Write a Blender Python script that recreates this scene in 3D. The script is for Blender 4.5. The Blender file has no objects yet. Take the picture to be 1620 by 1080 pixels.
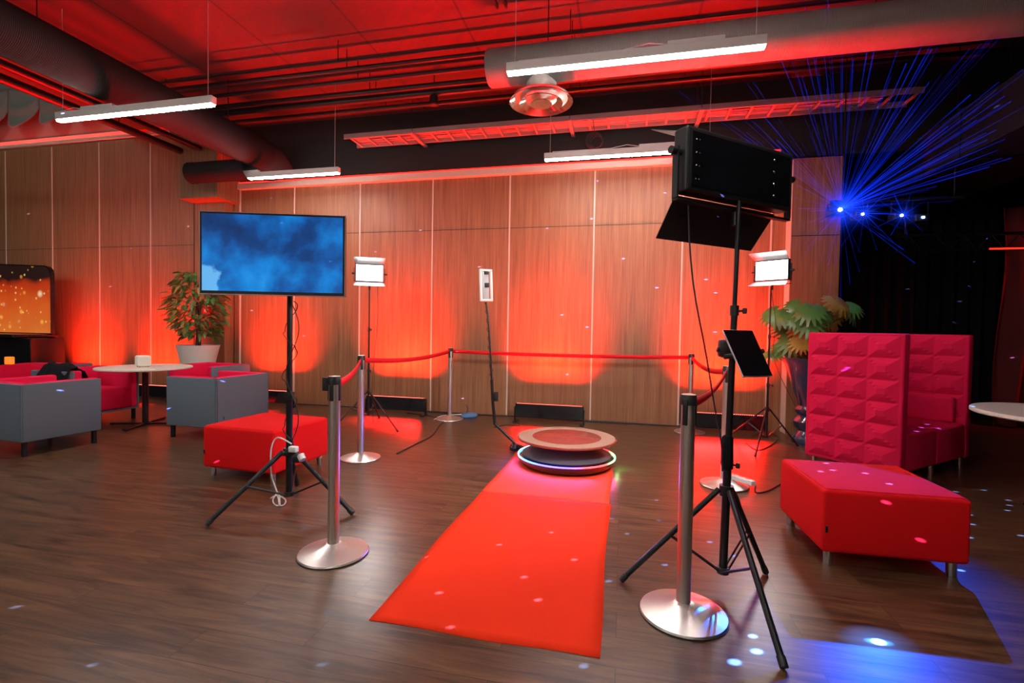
import bpy, bmesh, math, random
from mathutils import Vector, Matrix
R = math.radians
PI = math.pi
random.seed(7)
SC = bpy.context.scene
COL = SC.collection

# ------------------------------------------------------------------ camera
CAM_H = 1.282
YAW, PITCH, ROLL, FPX = -0.22547, 0.02636, 0.01646, 763.06
cy, sy = math.cos(YAW), math.sin(YAW)
_f = Vector((sy, cy, 0)); _r = Vector((cy, -sy, 0)); _u = Vector((0, 0, 1))
F2 = _f * math.cos(PITCH) - _u * math.sin(PITCH)
U2 = _u * math.cos(PITCH) + _f * math.sin(PITCH)
R3 = _r * math.cos(ROLL) + U2 * math.sin(ROLL)
U3 = -_r * math.sin(ROLL) + U2 * math.cos(ROLL)
cam_d = bpy.data.cameras.new('camera'); cam = bpy.data.objects.new('camera', cam_d); COL.objects.link(cam)
m = Matrix((R3, U3, -F2)).transposed().to_4x4(); m.translation = Vector((0, 0, CAM_H))
cam.matrix_world = m
cam_d.sensor_width = 36; cam_d.lens = FPX / 1620 * 36; cam_d.clip_end = 60; cam_d.clip_start = 0.05
SC.camera = cam

def pix(x, y):                      # direction of the line of sight through a photo pixel
    return F2 + R3 * ((x - 810) / FPX) - U3 * ((y - 540) / FPX)
def at_z(x, y, z=0.0):
    d = pix(x, y); t = (z - CAM_H) / d.z; return Vector((0, 0, CAM_H)) + d * t
def at_y(x, y, Y):
    d = pix(x, y); t = Y / d.y; return Vector((0, 0, CAM_H)) + d * t

# ------------------------------------------------------------------ view, world
vs = SC.view_settings
vs.view_transform = 'Standard'; vs.look = 'None'; vs.exposure = 0.15; vs.gamma = 1.0; vs.use_curve_mapping = False
SC.render.film_transparent = False
w = bpy.data.worlds.new('world'); SC.world = w; w.use_nodes = True
w.node_tree.nodes['Background'].inputs[0].default_value = (0.5, 0.45, 0.5, 1)
w.node_tree.nodes['Background'].inputs[1].default_value = 0.01
try:
    SC.cycles.max_bounces = 6; SC.cycles.diffuse_bounces = 3; SC.cycles.glossy_bounces = 3
    SC.cycles.transparent_max_bounces = 24
    SC.cycles.sample_clamp_indirect = 4.0
    SC.cycles.use_light_tree = True
except Exception: pass

# ------------------------------------------------------------------ lights
def area(name, loc, direction, sx, syy, power, color, spread=180, up=None):
    L = bpy.data.lights.new(name, 'AREA'); L.shape = 'RECTANGLE'; L.size = sx; L.size_y = syy
    L.energy = power; L.color = color; L.spread = R(spread)
    o = bpy.data.objects.new(name, L); COL.objects.link(o)
    z = -Vector(direction).normalized()
    x = Vector(up) if up is not None else Vector((1, 0, 0))
    x = (x - z * x.dot(z)).normalized(); y = z.cross(x)
    mm = Matrix((x, y, z)).transposed().to_4x4(); mm.translation = Vector(loc); o.matrix_world = mm
    return o
def spot(name, loc, target, power, color, angle, blend=0.5, radius=0.03):
    L = bpy.data.lights.new(name, 'SPOT'); L.energy = power; L.color = color; L.spot_size = R(angle)
    L.spot_blend = blend; L.shadow_soft_size = radius
    o = bpy.data.objects.new(name, L); COL.objects.link(o); o.location = loc
    o.rotation_euler = (Vector(target) - Vector(loc)).to_track_quat('-Z', 'Y').to_euler()
    return o
RED = (1.0, 0.02, 0.008)
WARM = (1.0, 0.93, 0.86)
# red LED wash bars on the floor: their light, tilted back to the wall
WASH = [(-9.12, 6.42), (-7.60, 6.42), (-5.45, 6.52), (-3.24, 6.52), (-0.96, 6.52), (1.27, 6.52)]
for (bx_, by_) in WASH:
    k_ = 0.6 if bx_ < -4 else 1.0
    area('wash_light', (bx_, by_ + 0.02, 0.262), (0, 0.30, 1.0), 0.86, 0.05, 80 * k_, (1.0, 0.030, 0.008), 80)
    area('wash_light', (bx_, by_ - 0.02, 0.262), (0, -0.52, 1.0), 0.86, 0.05, 115 * (0.55 if bx_ < -4 else 1.0), (1.0, 0.0, 0.002), 62)
    area('wash_light', (bx_, by_ - 0.075, 0.235), (0, -1.0, -0.50), 0.80, 0.02, 13, (1.0, 0.004, 0.004), 60)
# red cove above the folding wall and above the left wall
area('cove_light', (-2.2, 6.68, 3.66), (0, -0.75, 1), 7.9, 0.06, 40, (1.0, 0.006, 0.006), 140)
area('cove_light', (-9.9, 6.74, 4.545), (0, 0.9, 0.45), 4.4, 0.03, 26, (1.0, 0.012, 0.006), 160)
area('bay_lamp', (-11.2, 3.6, 6.5), (0.1, 1.0, -0.35), 1.6, 0.1, 16, (1.0, 0.95, 0.85), 160)
# LED panels
VL_L = Vector((-3.29, 5.83, 1.99)); VL_R = Vector((1.62, 5.98, 1.99)); BP = Vector((0.53, 2.66, 2.07))
PLAT = Vector((-0.50, 4.57, 0.0))
# blue effect spill on the floor at the right, and on the furniture
spot('blue_effect_light', (3.4, 7.3, 3.0), (1.16, 2.15, 0), 1000, (0.01, 0.10, 1.0), 17, 0.6, 0.03)
spot('blue_effect_light', (2.9, 7.4, 3.0), (-3.5, 3.0, 0.6), 60, (0.1, 0.2, 1.0), 60, 1.0, 0.05)
spot('red_effect_light', (7.4, 5.6, 3.2), (6.1, 8.1, 1.6), 260, RED, 60, 0.9, 0.1)

# ------------------------------------------------------------------ materials
def newmat(name):
    mt = bpy.data.materials.new(name); mt.use_nodes = True
    nt = mt.node_tree; b = nt.nodes['Principled BSDF']; return mt, nt, b
def mat(name, col, rough=0.5, metal=0.0, emit=None, es=0.0, noise=0.0, nscale=20, bump=0.0, bscale=60, coat=0.0):
    mt, nt, b = newmat(name)
    b.inputs['Base Color'].default_value = (*col, 1); b.inputs['Roughness'].default_value = rough
    b.inputs['Metallic'].default_value = metal
    if coat: b.inputs['Coat Weight'].default_value = coat; b.inputs['Coat Roughness'].default_value = 0.08
    tc = nt.nodes.new('ShaderNodeTexCoord')
    n = nt.nodes.new('ShaderNodeTexNoise'); n.inputs['Scale'].default_value = nscale; n.inputs['Detail'].default_value = 3
    nt.links.new(tc.outputs['Object'], n.inputs['Vector'])
    mx = nt.nodes.new('ShaderNodeMix'); mx.data_type = 'RGBA'
    a = max(noise, 0.03)
    mx.inputs[6].default_value = (*[c * (1 - a) for c in col], 1); mx.inputs[7].default_value = (*[min(1, c * (1 + a)) for c in col], 1)
    nt.links.new(n.outputs['Fac'], mx.inputs[0]); nt.links.new(mx.outputs[2], b.inputs['Base Color'])
    if bump:
        n2 = nt.nodes.new('ShaderNodeTexNoise'); n2.inputs['Scale'].default_value = bscale
        nt.links.new(tc.outputs['Object'], n2.inputs['Vector'])
        bp = nt.nodes.new('ShaderNodeBump'); bp.inputs['Strength'].default_value = bump; bp.inputs['Distance'].default_value = 0.01
        nt.links.new(n2.outputs['Fac'], bp.inputs['Height']); nt.links.new(bp.outputs[0], b.inputs['Normal'])
    if emit:
        b.inputs['Emission Color'].default_value = (*emit, 1); b.inputs['Emission Strength'].default_value = es
    return mt
M = {}
M['black'] = mat('black_metal', (0.012, 0.012, 0.014), 0.38, 0.3)
M['black_matte'] = mat('black_paint', (0.010, 0.009, 0.010), 0.8, noise=0.1)
M['black_wall'] = mat('black_wall_paint', (0.010, 0.009, 0.009), 0.8, noise=0.12, nscale=3)
M['plastic'] = mat('black_plastic', (0.014, 0.014, 0.015), 0.42)
M['gloss_black'] = mat('gloss_black', (0.006, 0.006, 0.008), 0.12, coat=0.6)
M['steel'] = mat('brushed_steel', (0.86, 0.83, 0.78), 0.34, 1.0, noise=0.05, nscale=60)
M['chrome'] = mat('chrome', (0.7, 0.7, 0.72), 0.12, 1.0)
M['red_fabric'] = mat('red_fabric', (0.80, 0.008, 0.010), 0.85, noise=0.06, nscale=160, bump=0.15, bscale=500)
M['crimson'] = mat('crimson_fabric', (0.76, 0.012, 0.075), 0.85, noise=0.06, nscale=160, bump=0.15, bscale=500)
M['grey_fabric'] = mat('grey_blue_fabric', (0.13, 0.165, 0.20), 0.9, noise=0.08, nscale=180, bump=0.15, bscale=500)
M['carpet'] = mat('red_carpet', (0.92, 0.040, 0.010), 0.95, noise=0.05, nscale=220, bump=0.3, bscale=420)
M['carpet_b'] = mat('red_carpet_lighter', (0.95, 0.075, 0.030), 0.95, noise=0.05, nscale=220, bump=0.3, bscale=420)
M['belt'] = mat('red_belt', (0.80, 0.012, 0.02), 0.7)
M['white'] = mat('white_plastic', (0.75, 0.74, 0.71), 0.4)
M['table_white'] = mat('white_laminate', (0.72, 0.68, 0.60), 0.35)
M['pot'] = mat('white_glazed_clay', (0.62, 0.60, 0.54), 0.4)
M['alu'] = mat('aluminium_profile', (0.55, 0.55, 0.56), 0.45, 0.6)
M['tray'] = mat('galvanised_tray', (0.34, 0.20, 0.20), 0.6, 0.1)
M['trim_white'] = mat('pale_aluminium_strip', (0.62, 0.50, 0.42), 0.5)
M['led_white'] = mat('white_diffuser', (0.9, 0.9, 0.9), 0.5, emit=(1.0, 0.96, 0.90), es=80.0)
M['led_panel'] = mat('led_panel_face', (0.9, 0.9, 0.9), 0.5, emit=(1.0, 0.97, 0.95), es=5.0)
M['led_big'] = mat('led_big_panel_face', (0.9, 0.9, 0.9), 0.5, emit=(1.0, 0.95, 0.90), es=9.0)
M['red_led'] = mat('red_led', (0.4, 0.0, 0.0), 0.5, emit=(1.0, 0.02, 0.01), es=2.2)
M['red_dot_led'] = mat('red_led_lens', (0.4, 0.1, 0.1), 0.3, emit=(1.0, 0.25, 0.2), es=3.0)
M['blue_star'] = mat('laser_lens', (0.1, 0.2, 1.0), 0.3, emit=(0.15, 0.35, 1.0), es=60.0)
M['ring_led'] = None
M['flap'] = mat('silver_barn_door', (0.14, 0.13, 0.13), 0.5, 0.3, bump=0.5, bscale=120)
M['leaf'] = mat('ficus_leaf', (0.07, 0.19, 0.045), 0.4, noise=0.5, nscale=6)
M['leaf_dark'] = mat('monstera_leaf', (0.07, 0.24, 0.05), 0.30, noise=0.4, nscale=4)
M['leaf_gold'] = mat('yellow_leaf', (0.30, 0.22, 0.04), 0.4, noise=0.4, nscale=5)
M['stem'] = mat('brown_stem', (0.08, 0.045, 0.025), 0.8, noise=0.3)
M['soil'] = mat('dark_soil', (0.03, 0.02, 0.015), 0.95, noise=0.4, bump=0.6)
M['urn'] = mat('navy_glaze', (0.012, 0.035, 0.09), 0.12, coat=1.0)
M['red_sign'] = mat('red_sign', (0.75, 0.01, 0.01), 0.4)
M['white_sign'] = mat('white_sign', (0.8, 0.78, 0.75), 0.4)
M['cloth_black'] = mat('black_cloth', (0.010, 0.010, 0.013), 0.9, bump=0.4, bscale=40)
M['curtain'] = mat('black_curtain', (0.012, 0.010, 0.014), 0.9)
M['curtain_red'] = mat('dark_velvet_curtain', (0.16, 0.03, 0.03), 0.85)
M['drape'] = mat('grey_drape', (0.20, 0.20, 0.18), 0.9)
M['disc_top'] = mat('platform_top', (0.30, 0.055, 0.045), 0.22, noise=0.2, nscale=25)  # red reflection of the lit wall put into the base colour
M['blue_plastic'] = mat('blue_plastic', (0.08, 0.22, 0.45), 0.35)
M['glass_tablet'] = mat('tablet_glass', (0.004, 0.004, 0.006), 0.10, coat=1.0)
M['orange'] = mat('orange_lamp', (0.8, 0.25, 0.03), 0.5, emit=(1.0, 0.22, 0.02), es=0.7)
M['cable'] = mat('black_cable', (0.012, 0.012, 0.013), 0.55)
M['duct_dark'] = None

def duct_mat(name, col, axis, rough=0.4, metal=0.5):
    mt, nt, b = newmat(name)
    b.inputs['Base Color'].default_value = (*col, 1); b.inputs['Roughness'].default_value = rough; b.inputs['Metallic'].default_value = metal
    b.inputs['Specular IOR Level'].default_value = 0.2
    tc = nt.nodes.new('ShaderNodeTexCoord'); wv = nt.nodes.new('ShaderNodeTexWave'); wv.bands_direction = axis
    wv.inputs['Scale'].default_value = 22.0; wv.inputs['Distortion'].default_value = 0.4; wv.inputs['Detail Scale'].default_value = 0.4
    bp = nt.nodes.new('ShaderNodeBump'); bp.inputs['Strength'].default_value = 0.35; bp.inputs['Distance'].default_value = 0.01
    nt.links.new(tc.outputs['Object'], wv.inputs['Vector']); nt.links.new(wv.outputs['Fac'], bp.inputs['Height'])
    nt.links.new(bp.outputs[0], b.inputs['Normal'])
    return mt
M['duct_grey'] = duct_mat('grey_spiral_duct', (0.20, 0.20, 0.19), 'X', 0.6, 0.0)
M['duct_dark'] = duct_mat('dark_spiral_duct', (0.014, 0.014, 0.015), 'Y', 0.75, 0.0)
M['duct_dark_x'] = duct_mat('dark_branch_duct', (0.014, 0.014, 0.015), 'X', 0.75, 0.0)

def wood_wall():
    mt, nt, b = newmat('walnut_veneer')
    tc = nt.nodes.new('ShaderNodeTexCoord')
    mp = nt.nodes.new('ShaderNodeMapping'); mp.inputs['Scale'].default_value = (22, 22, 0.7)
    nt.links.new(tc.outputs['Object'], mp.inputs['Vector'])
    n1 = nt.nodes.new('ShaderNodeTexNoise'); n1.inputs['Scale'].default_value = 1.0; n1.inputs['Detail'].default_value = 6; n1.inputs['Roughness'].default_value = 0.65
    n1.inputs['Distortion'].default_value = 0.6
    nt.links.new(mp.outputs[0], n1.inputs['Vector'])
    mp2 = nt.nodes.new('ShaderNodeMapping'); mp2.inputs['Scale'].default_value = (110, 110, 1.6)
    nt.links.new(tc.outputs['Object'], mp2.inputs['Vector'])
    n2 = nt.nodes.new('ShaderNodeTexNoise'); n2.inputs['Scale'].default_value = 1.0; n2.inputs['Detail'].default_value = 2
    nt.links.new(mp2.outputs[0], n2.inputs['Vector'])
    add = nt.nodes.new('ShaderNodeMath'); add.operation = 'ADD'
    nt.links.new(n1.outputs['Fac'], add.inputs[0]); nt.links.new(n2.outputs['Fac'], add.inputs[1])
    hf = nt.nodes.new('ShaderNodeMath'); hf.operation = 'MULTIPLY'; hf.inputs[1].default_value = 0.5
    nt.links.new(add.outputs[0], hf.inputs[0])
    cr = nt.nodes.new('ShaderNodeValToRGB')
    cr.color_ramp.elements[0].position = 0.36; cr.color_ramp.elements[0].color = (0.185, 0.074, 0.034, 1)
    cr.color_ramp.elements[1].position = 0.64; cr.color_ramp.elements[1].color = (0.35, 0.160, 0.070, 1)
    nt.links.new(hf.outputs[0], cr.inputs[0]); nt.links.new(cr.outputs[0], b.inputs['Base Color'])
    b.inputs['Roughness'].default_value = 0.5
    return mt
M['wood'] = wood_wall()
def floor_mat():
    mt, nt, b = newmat('dark_walnut_planks')
    tc = nt.nodes.new('ShaderNodeTexCoord')
    br = nt.nodes.new('ShaderNodeTexBrick')
    br.offset = 0.37; br.inputs['Scale'].default_value = 1.0; br.inputs['Brick Width'].default_value = 1.22; br.inputs['Row Height'].default_value = 0.185
    br.inputs['Mortar Size'].default_value = 0.0016; br.inputs['Mortar Smooth'].default_value = 0.1; br.inputs['Bias'].default_value = 0.0
    br.inputs['Color1'].default_value = (0, 0, 0, 1); br.inputs['Color2'].default_value = (1, 1, 1, 1); br.inputs['Mortar'].default_value = (0.5, 0.5, 0.5, 1)
    nt.links.new(tc.outputs['Object'], br.inputs['Vector'])
    sc = nt.nodes.new('ShaderNodeVectorMath'); sc.operation = 'SCALE'; sc.inputs['Scale'].default_value = 9.0
    nt.links.new(br.outputs['Color'], sc.inputs[0])
    ad = nt.nodes.new('ShaderNodeVectorMath'); ad.operation = 'ADD'
    nt.links.new(tc.outputs['Object'], ad.inputs[0]); nt.links.new(sc.outputs[0], ad.inputs[1])
    mp = nt.nodes.new('ShaderNodeMapping'); mp.inputs['Scale'].default_value = (1.5, 16, 1)
    nt.links.new(ad.outputs[0], mp.inputs['Vector'])
    n1 = nt.nodes.new('ShaderNodeTexNoise'); n1.inputs['Scale'].default_value = 1.3; n1.inputs['Detail'].default_value = 6; n1.inputs['Roughness'].default_value = 0.62; n1.inputs['Distortion'].default_value = 1.0
    nt.links.new(mp.outputs[0], n1.inputs['Vector'])
    cr = nt.nodes.new('ShaderNodeValToRGB')
    cr.color_ramp.elements[0].position = 0.32; cr.color_ramp.elements[0].color = (0.024, 0.012, 0.007, 1)
    cr.color_ramp.elements[1].position = 0.70; cr.color_ramp.elements[1].color = (0.160, 0.080, 0.038, 1)
    nt.links.new(n1.outputs['Fac'], cr.inputs[0])
    mx = nt.nodes.new('ShaderNodeMix'); mx.data_type = 'RGBA'; mx.blend_type = 'MIX'
    nt.links.new(br.outputs['Fac'], mx.inputs[0]); nt.links.new(cr.outputs[0], mx.inputs[6]); mx.inputs[7].default_value = (0.012, 0.008, 0.006, 1)
    nt.links.new(mx.outputs[2], b.inputs['Base Color'])
    b.inputs['Roughness'].default_value = 0.32
    b.inputs['Specular IOR Level'].default_value = 0.45
    bp = nt.nodes.new('ShaderNodeBump'); bp.inputs['Strength'].default_value = 0.06; bp.inputs['Distance'].default_value = 0.01
    nt.links.new(n1.outputs['Fac'], bp.inputs['Height']); nt.links.new(bp.outputs[0], b.inputs['Normal'])
    return mt
M['floor'] = floor_mat()
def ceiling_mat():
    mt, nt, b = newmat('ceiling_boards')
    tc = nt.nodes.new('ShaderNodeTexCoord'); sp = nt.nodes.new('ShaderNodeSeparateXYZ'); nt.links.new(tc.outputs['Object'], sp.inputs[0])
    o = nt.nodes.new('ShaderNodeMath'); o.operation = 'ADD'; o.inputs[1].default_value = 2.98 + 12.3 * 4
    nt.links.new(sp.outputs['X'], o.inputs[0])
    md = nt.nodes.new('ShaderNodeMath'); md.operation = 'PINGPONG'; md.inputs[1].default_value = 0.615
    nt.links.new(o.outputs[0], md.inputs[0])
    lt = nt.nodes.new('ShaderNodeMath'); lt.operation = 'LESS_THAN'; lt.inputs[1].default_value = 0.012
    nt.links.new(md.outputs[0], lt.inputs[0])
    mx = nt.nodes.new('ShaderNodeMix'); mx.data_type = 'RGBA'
    nt.links.new(lt.outputs[0], mx.inputs[0]); mx.inputs[6].default_value = (0.060, 0.024, 0.024, 1); mx.inputs[7].default_value = (0.02, 0.015, 0.015, 1)  # red of the uplight tinted into the board colour
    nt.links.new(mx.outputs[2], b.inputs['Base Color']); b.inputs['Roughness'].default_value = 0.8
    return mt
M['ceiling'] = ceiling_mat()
def sky_screen():
    mt, nt, b = newmat('sky_picture_screen')
    tc = nt.nodes.new('ShaderNodeTexCoord')
    n1 = nt.nodes.new('ShaderNodeTexNoise'); n1.inputs['Scale'].default_value = 2.6; n1.inputs['Detail'].default_value = 9; n1.inputs['Roughness'].default_value = 0.52; n1.inputs['Distortion'].default_value = 0.15
    nt.links.new(tc.outputs['Object'], n1.inputs['Vector'])
    sp = nt.nodes.new('ShaderNodeSeparateXYZ'); nt.links.new(tc.outputs['Object'], sp.inputs[0])
    cr = nt.nodes.new('ShaderNodeValToRGB'); e = cr.color_ramp.elements
    e[0].position = 0.32; e[0].color = (0.0, 0.018, 0.085, 1); e[1].position = 0.72; e[1].color = (0.02, 0.36, 0.90, 1)
    a = e.new(0.44); a.color = (0.0, 0.05, 0.22, 1); a = e.new(0.52); a.color = (0.0, 0.12, 0.45, 1); a = e.new(0.60); a.color = (0.0, 0.22, 0.70, 1)
    nt.links.new(n1.outputs['Fac'], cr.inputs[0])
    # pale cloud in the lower left corner of the picture
    dv = nt.nodes.new('ShaderNodeVectorMath'); dv.operation = 'DISTANCE'; dv.inputs[1].default_value = (-0.50, 0, -0.20); nt.links.new(tc.outputs['Object'], dv.inputs[0])
    n2 = nt.nodes.new('ShaderNodeTexNoise'); n2.inputs['Scale'].default_value = 9; n2.inputs['Detail'].default_value = 6; nt.links.new(tc.outputs['Object'], n2.inputs['Vector'])
    ma = nt.nodes.new('ShaderNodeMath'); ma.operation = 'MULTIPLY_ADD'; ma.inputs[1].default_value = 0.30; nt.links.new(n2.outputs['Fac'], ma.inputs[0]); nt.links.new(dv.outputs['Value'], ma.inputs[2])
    mr = nt.nodes.new('ShaderNodeMapRange'); mr.inputs[1].default_value = 0.315; mr.inputs[2].default_value = 0.285; mr.inputs[3].default_value = 0; mr.inputs[4].default_value = 0.85; nt.links.new(ma.outputs[0], mr.inputs[0])
    mx = nt.nodes.new('ShaderNodeMix'); mx.data_type = 'RGBA'; nt.links.new(mr.outputs[0], mx.inputs[0]); nt.links.new(cr.outputs[0], mx.inputs[6]); mx.inputs[7].default_value = (0.16, 0.55, 1.0, 1)
    cr = mx
    b.inputs['Base Color'].default_value = (0.005, 0.005, 0.01, 1); b.inputs['Roughness'].default_value = 0.12
    nt.links.new(mx.outputs[2], b.inputs['Emission Color']); b.inputs['Emission Strength'].default_value = 0.85
    return mt
M['sky_screen'] = sky_screen()
def bokeh_screen():
    mt, nt, b = newmat('orange_bokeh_print')
    tc = nt.nodes.new('ShaderNodeTexCoord')
    sp = nt.nodes.new('ShaderNodeSeparateXYZ'); nt.links.new(tc.outputs['Object'], sp.inputs[0])
    mr = nt.nodes.new('ShaderNodeMapRange'); mr.inputs[1].default_value = 0.0; mr.inputs[2].default_value = 1.2; nt.links.new(sp.outputs['Z'], mr.inputs[0])
    n1 = nt.nodes.new('ShaderNodeTexNoise'); n1.inputs['Scale'].default_value = 2.5; nt.links.new(tc.outputs['Object'], n1.inputs['Vector'])
    ad = nt.nodes.new('ShaderNodeMath'); ad.operation = 'MULTIPLY_ADD'; ad.inputs[1].default_value = 0.35; nt.links.new(n1.outputs['Fac'], ad.inputs[0]); nt.links.new(mr.outputs[0], ad.inputs[2])
    cr = nt.nodes.new('ShaderNodeValToRGB'); e = cr.color_ramp.elements
    e[0].position = 0.1; e[0].color = (0.75, 0.20, 0.03, 1); e[1].position = 1.12; e[1].color = (0.004, 0.002, 0.002, 1)
    a = e.new(0.55); a.color = (0.70, 0.10, 0.01, 1); a = e.new(0.88); a.color = (0.50, 0.03, 0.0, 1); a = e.new(1.0); a.color = (0.01, 0.002, 0.001, 1)
    nt.links.new(ad.outputs[0], cr.inputs[0])
    acc = cr.outputs[0]
    for scl, th, col in ((4.0, 0.20, (1.0, 0.42, 0.05, 1)), (8.0, 0.20, (1.0, 0.58, 0.20, 1)), (2.2, 0.17, (1.0, 0.75, 0.45, 1))):
        v = nt.nodes.new('ShaderNodeTexVoronoi'); v.inputs['Scale'].default_value = scl; nt.links.new(tc.outputs['Object'], v.inputs['Vector'])
        r = nt.nodes.new('ShaderNodeMapRange'); r.inputs[1].default_value = th; r.inputs[2].default_value = th * 0.4; r.inputs[3].default_value = 0; r.inputs[4].default_value = 0.9
        nt.links.new(v.outputs['Distance'], r.inputs[0])
        mx = nt.nodes.new('ShaderNodeMix'); mx.data_type = 'RGBA'; nt.links.new(r.outputs[0], mx.inputs[0]); nt.links.new(acc, mx.inputs[6]); mx.inputs[7].default_value = col
        acc = mx.outputs[2]
    nt.links.new(acc, b.inputs['Emission Color']); b.inputs['Emission Strength'].default_value = 0.75
    b.inputs['Base Color'].default_value = (0.02, 0.01, 0.01, 1); b.inputs['Roughness'].default_value = 0.4
    return mt
M['bokeh'] = bokeh_screen()
def ring_mat():     # LED strip round the platform, its colour changes round the ring
    mt, nt, b = newmat('led_strip_multicolour')
    tc = nt.nodes.new('ShaderNodeTexCoord'); sp = nt.nodes.new('ShaderNodeSeparateXYZ'); nt.links.new(tc.outputs['Object'], sp.inputs[0])
    mr = nt.nodes.new('ShaderNodeMapRange'); mr.inputs[1].default_value = -0.46; mr.inputs[2].default_value = 0.46; nt.links.new(sp.outputs['X'], mr.inputs[0])
    cr = nt.nodes.new('ShaderNodeValToRGB'); e = cr.color_ramp.elements
    e[0].position = 0.0; e[0].color = (0.10, 0.55, 1.0, 1); e[1].position = 1.0; e[1].color = (0.1, 1.0, 0.4, 1)
    for p, c in ((0.30, (0.05, 0.10, 1.0, 1)), (0.62, (0.12, 0.06, 1.0, 1)), (0.72, (1.0, 0.02, 0.05, 1)), (0.92, (1.0, 0.03, 0.03, 1))):
        a = e.new(p); a.color = c
    nt.links.new(mr.outputs[0], cr.inputs[0]); nt.links.new(cr.outputs[0], b.inputs['Emission Color'])
    b.inputs['Emission Strength'].default_value = 4.0; b.inputs['Base Color'].default_value = (0.3, 0.3, 0.3, 1)
    return mt
M['ring_led'] = ring_mat()

for k_ in ('red_fabric', 'crimson', 'carpet', 'carpet_b', 'grey_fabric', 'belt', 'curtain', 'curtain_red', 'cloth_black'):
    M[k_].node_tree.nodes['Principled BSDF'].inputs['Specular IOR Level'].default_value = 0.12
# ------------------------------------------------------------------ mesh helpers
def smooth(pts, k=5):
    out = []
    P_ = [pts[0]] + list(pts) + [pts[-1]]
    for i in range(1, len(P_) - 2):
        for j in range(k):
            s_ = j / k; a, b, c, d = P_[i - 1], P_[i], P_[i + 1], P_[i + 2]
            out.append(0.5 * ((2 * b) + (c - a) * s_ + (2 * a - 5 * b + 4 * c - d) * s_ ** 2 + (3 * b - 3 * c + d - a) * s_ ** 3))
    out.append(pts[-1]); return out
class MB:
    def __init__(s): s.v = []; s.f = []; s.smooth = []
    def add(s, vs, fs, smooth=False):
        n = len(s.v); s.v += [Vector(v) for v in vs]; s.f += [[i + n for i in f] for f in fs]; s.smooth += [smooth] * len(fs); return s
    def box(s, c, size, rz=0.0, mtx=None, taper=1.0):
        hx, hy, hz = size[0] / 2, size[1] / 2, size[2] / 2
        vs = []
        for z in (-hz, hz):
            k = taper if z > 0 else 1.0
            for (x, y) in ((-hx, -hy), (hx, -hy), (hx, hy), (-hx, hy)):
                vs.append(Vector((x * k, y * k, z)))
        rm = mtx if mtx is not None else Matrix.Rotation(rz, 3, 'Z')
        vs = [rm @ v + Vector(c) for v in vs]
        return s.add(vs, [(3, 2, 1, 0), (4, 5, 6, 7), (0, 1, 5, 4), (1, 2, 6, 5), (2, 3, 7, 6), (3, 0, 4, 7)])
    def rbox(s, c, size, r=0.03, rz=0.0, seg=3, mtx=None):       # box with rounded edges
        b = bmesh.new(); bmesh.ops.create_cube(b, size=1.0)
        for v in b.verts: v.co = Vector((v.co.x * size[0], v.co.y * size[1], v.co.z * size[2]))
        bmesh.ops.bevel(b, geom=b.edges[:], offset=min(r, min(size) * 0.49), segments=seg, profile=0.5, affect='EDGES')
        rm = mtx if mtx is not None else Matrix.Rotation(rz, 3, 'Z')
        b.verts.ensure_lookup_table(); b.verts.index_update()
        vs = [rm @ v.co + Vector(c) for v in b.verts]; fs = [[v.index for v in f.verts] for f in b.faces]
        b.free(); return s.add(vs, fs, True)
    def tube(s, pts, r, seg=8, caps=True):
        pts = [Vector(p) for p in pts]; n = len(pts)
        rr = r if isinstance(r, (list, tuple)) else [r] * n
        d = (pts[1] - pts[0]).normalized(); a = Vector((0, 0, 1)) if abs(d.z) < 0.9 else Vector((1, 0, 0))
        nx = d.cross(a).normalized(); vs = []; fs = []
        for i, p in enumerate(pts):
            if i == 0: t = (pts[1] - pts[0])
            elif i == n - 1: t = (pts[-1] - pts[-2])
            else: t = (pts[i + 1] - pts[i]).normalized() + (pts[i] - pts[i - 1]).normalized()
            t = t.normalized() if t.length > 1e-9 else d
            nx = (nx - t * nx.dot(t)); nx = nx.normalized() if nx.length > 1e-6 else t.orthogonal().normalized()
            ny = t.cross(nx)
            for k in range(seg):
                q = 2 * PI * k / seg; vs.append(p + nx * (rr[i] * math.cos(q)) + ny * (rr[i] * math.sin(q)))
        for i in range(n - 1):
            for k in range(seg):
                k2 = (k + 1) % seg; fs.append((i * seg + k, i * seg + k2, (i + 1) * seg + k2, (i + 1) * seg + k))
        s.add(vs, fs, seg > 5)
        if caps:
            s.add([vs[k] for k in range(seg)], [tuple(range(seg))[::-1]]); s.add([vs[(n - 1) * seg + k] for k in range(seg)], [tuple(range(seg))])
        return s
    def lathe(s, prof, c=(0, 0, 0), seg=40, smooth=True, sx=1.0, sy=1.0, caps=True):
        c = Vector(c); vs = []; fs = []; n = len(prof)
        for (r, z) in prof:
            for k in range(seg):
                q = 2 * PI * k / seg; vs.append(c + Vector((r * math.cos(q) * sx, r * math.sin(q) * sy, z)))
        for i in range(n - 1):
            for k in range(seg):
                k2 = (k + 1) % seg; fs.append((i * seg + k, i * seg + k2, (i + 1) * seg + k2, (i + 1) * seg + k))
        s.add(vs, fs, smooth)
        if caps and prof[0][0] > 1e-4: s.add(vs[:seg], [tuple(range(seg))[::-1]])
        if caps and prof[-1][0] > 1e-4: s.add(vs[-seg:], [tuple(range(seg))])
        return s
    def cyl(s, c, r, h, seg=24, r2=None):
        return s.lathe([(r, 0), (r if r2 is None else r2, h)], c, seg)
    def prism(s, poly, z0, z1):          # xy outline extruded in z
        n = len(poly); vs = [Vector((p[0], p[1], z0)) for p in poly] + [Vector((p[0], p[1], z1)) for p in poly]
        return s.add(vs, [tuple(range(n))[::-1], tuple(range(n, 2 * n))] + [(i, (i + 1) % n, n + (i + 1) % n, n + i) for i in range(n)])
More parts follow.
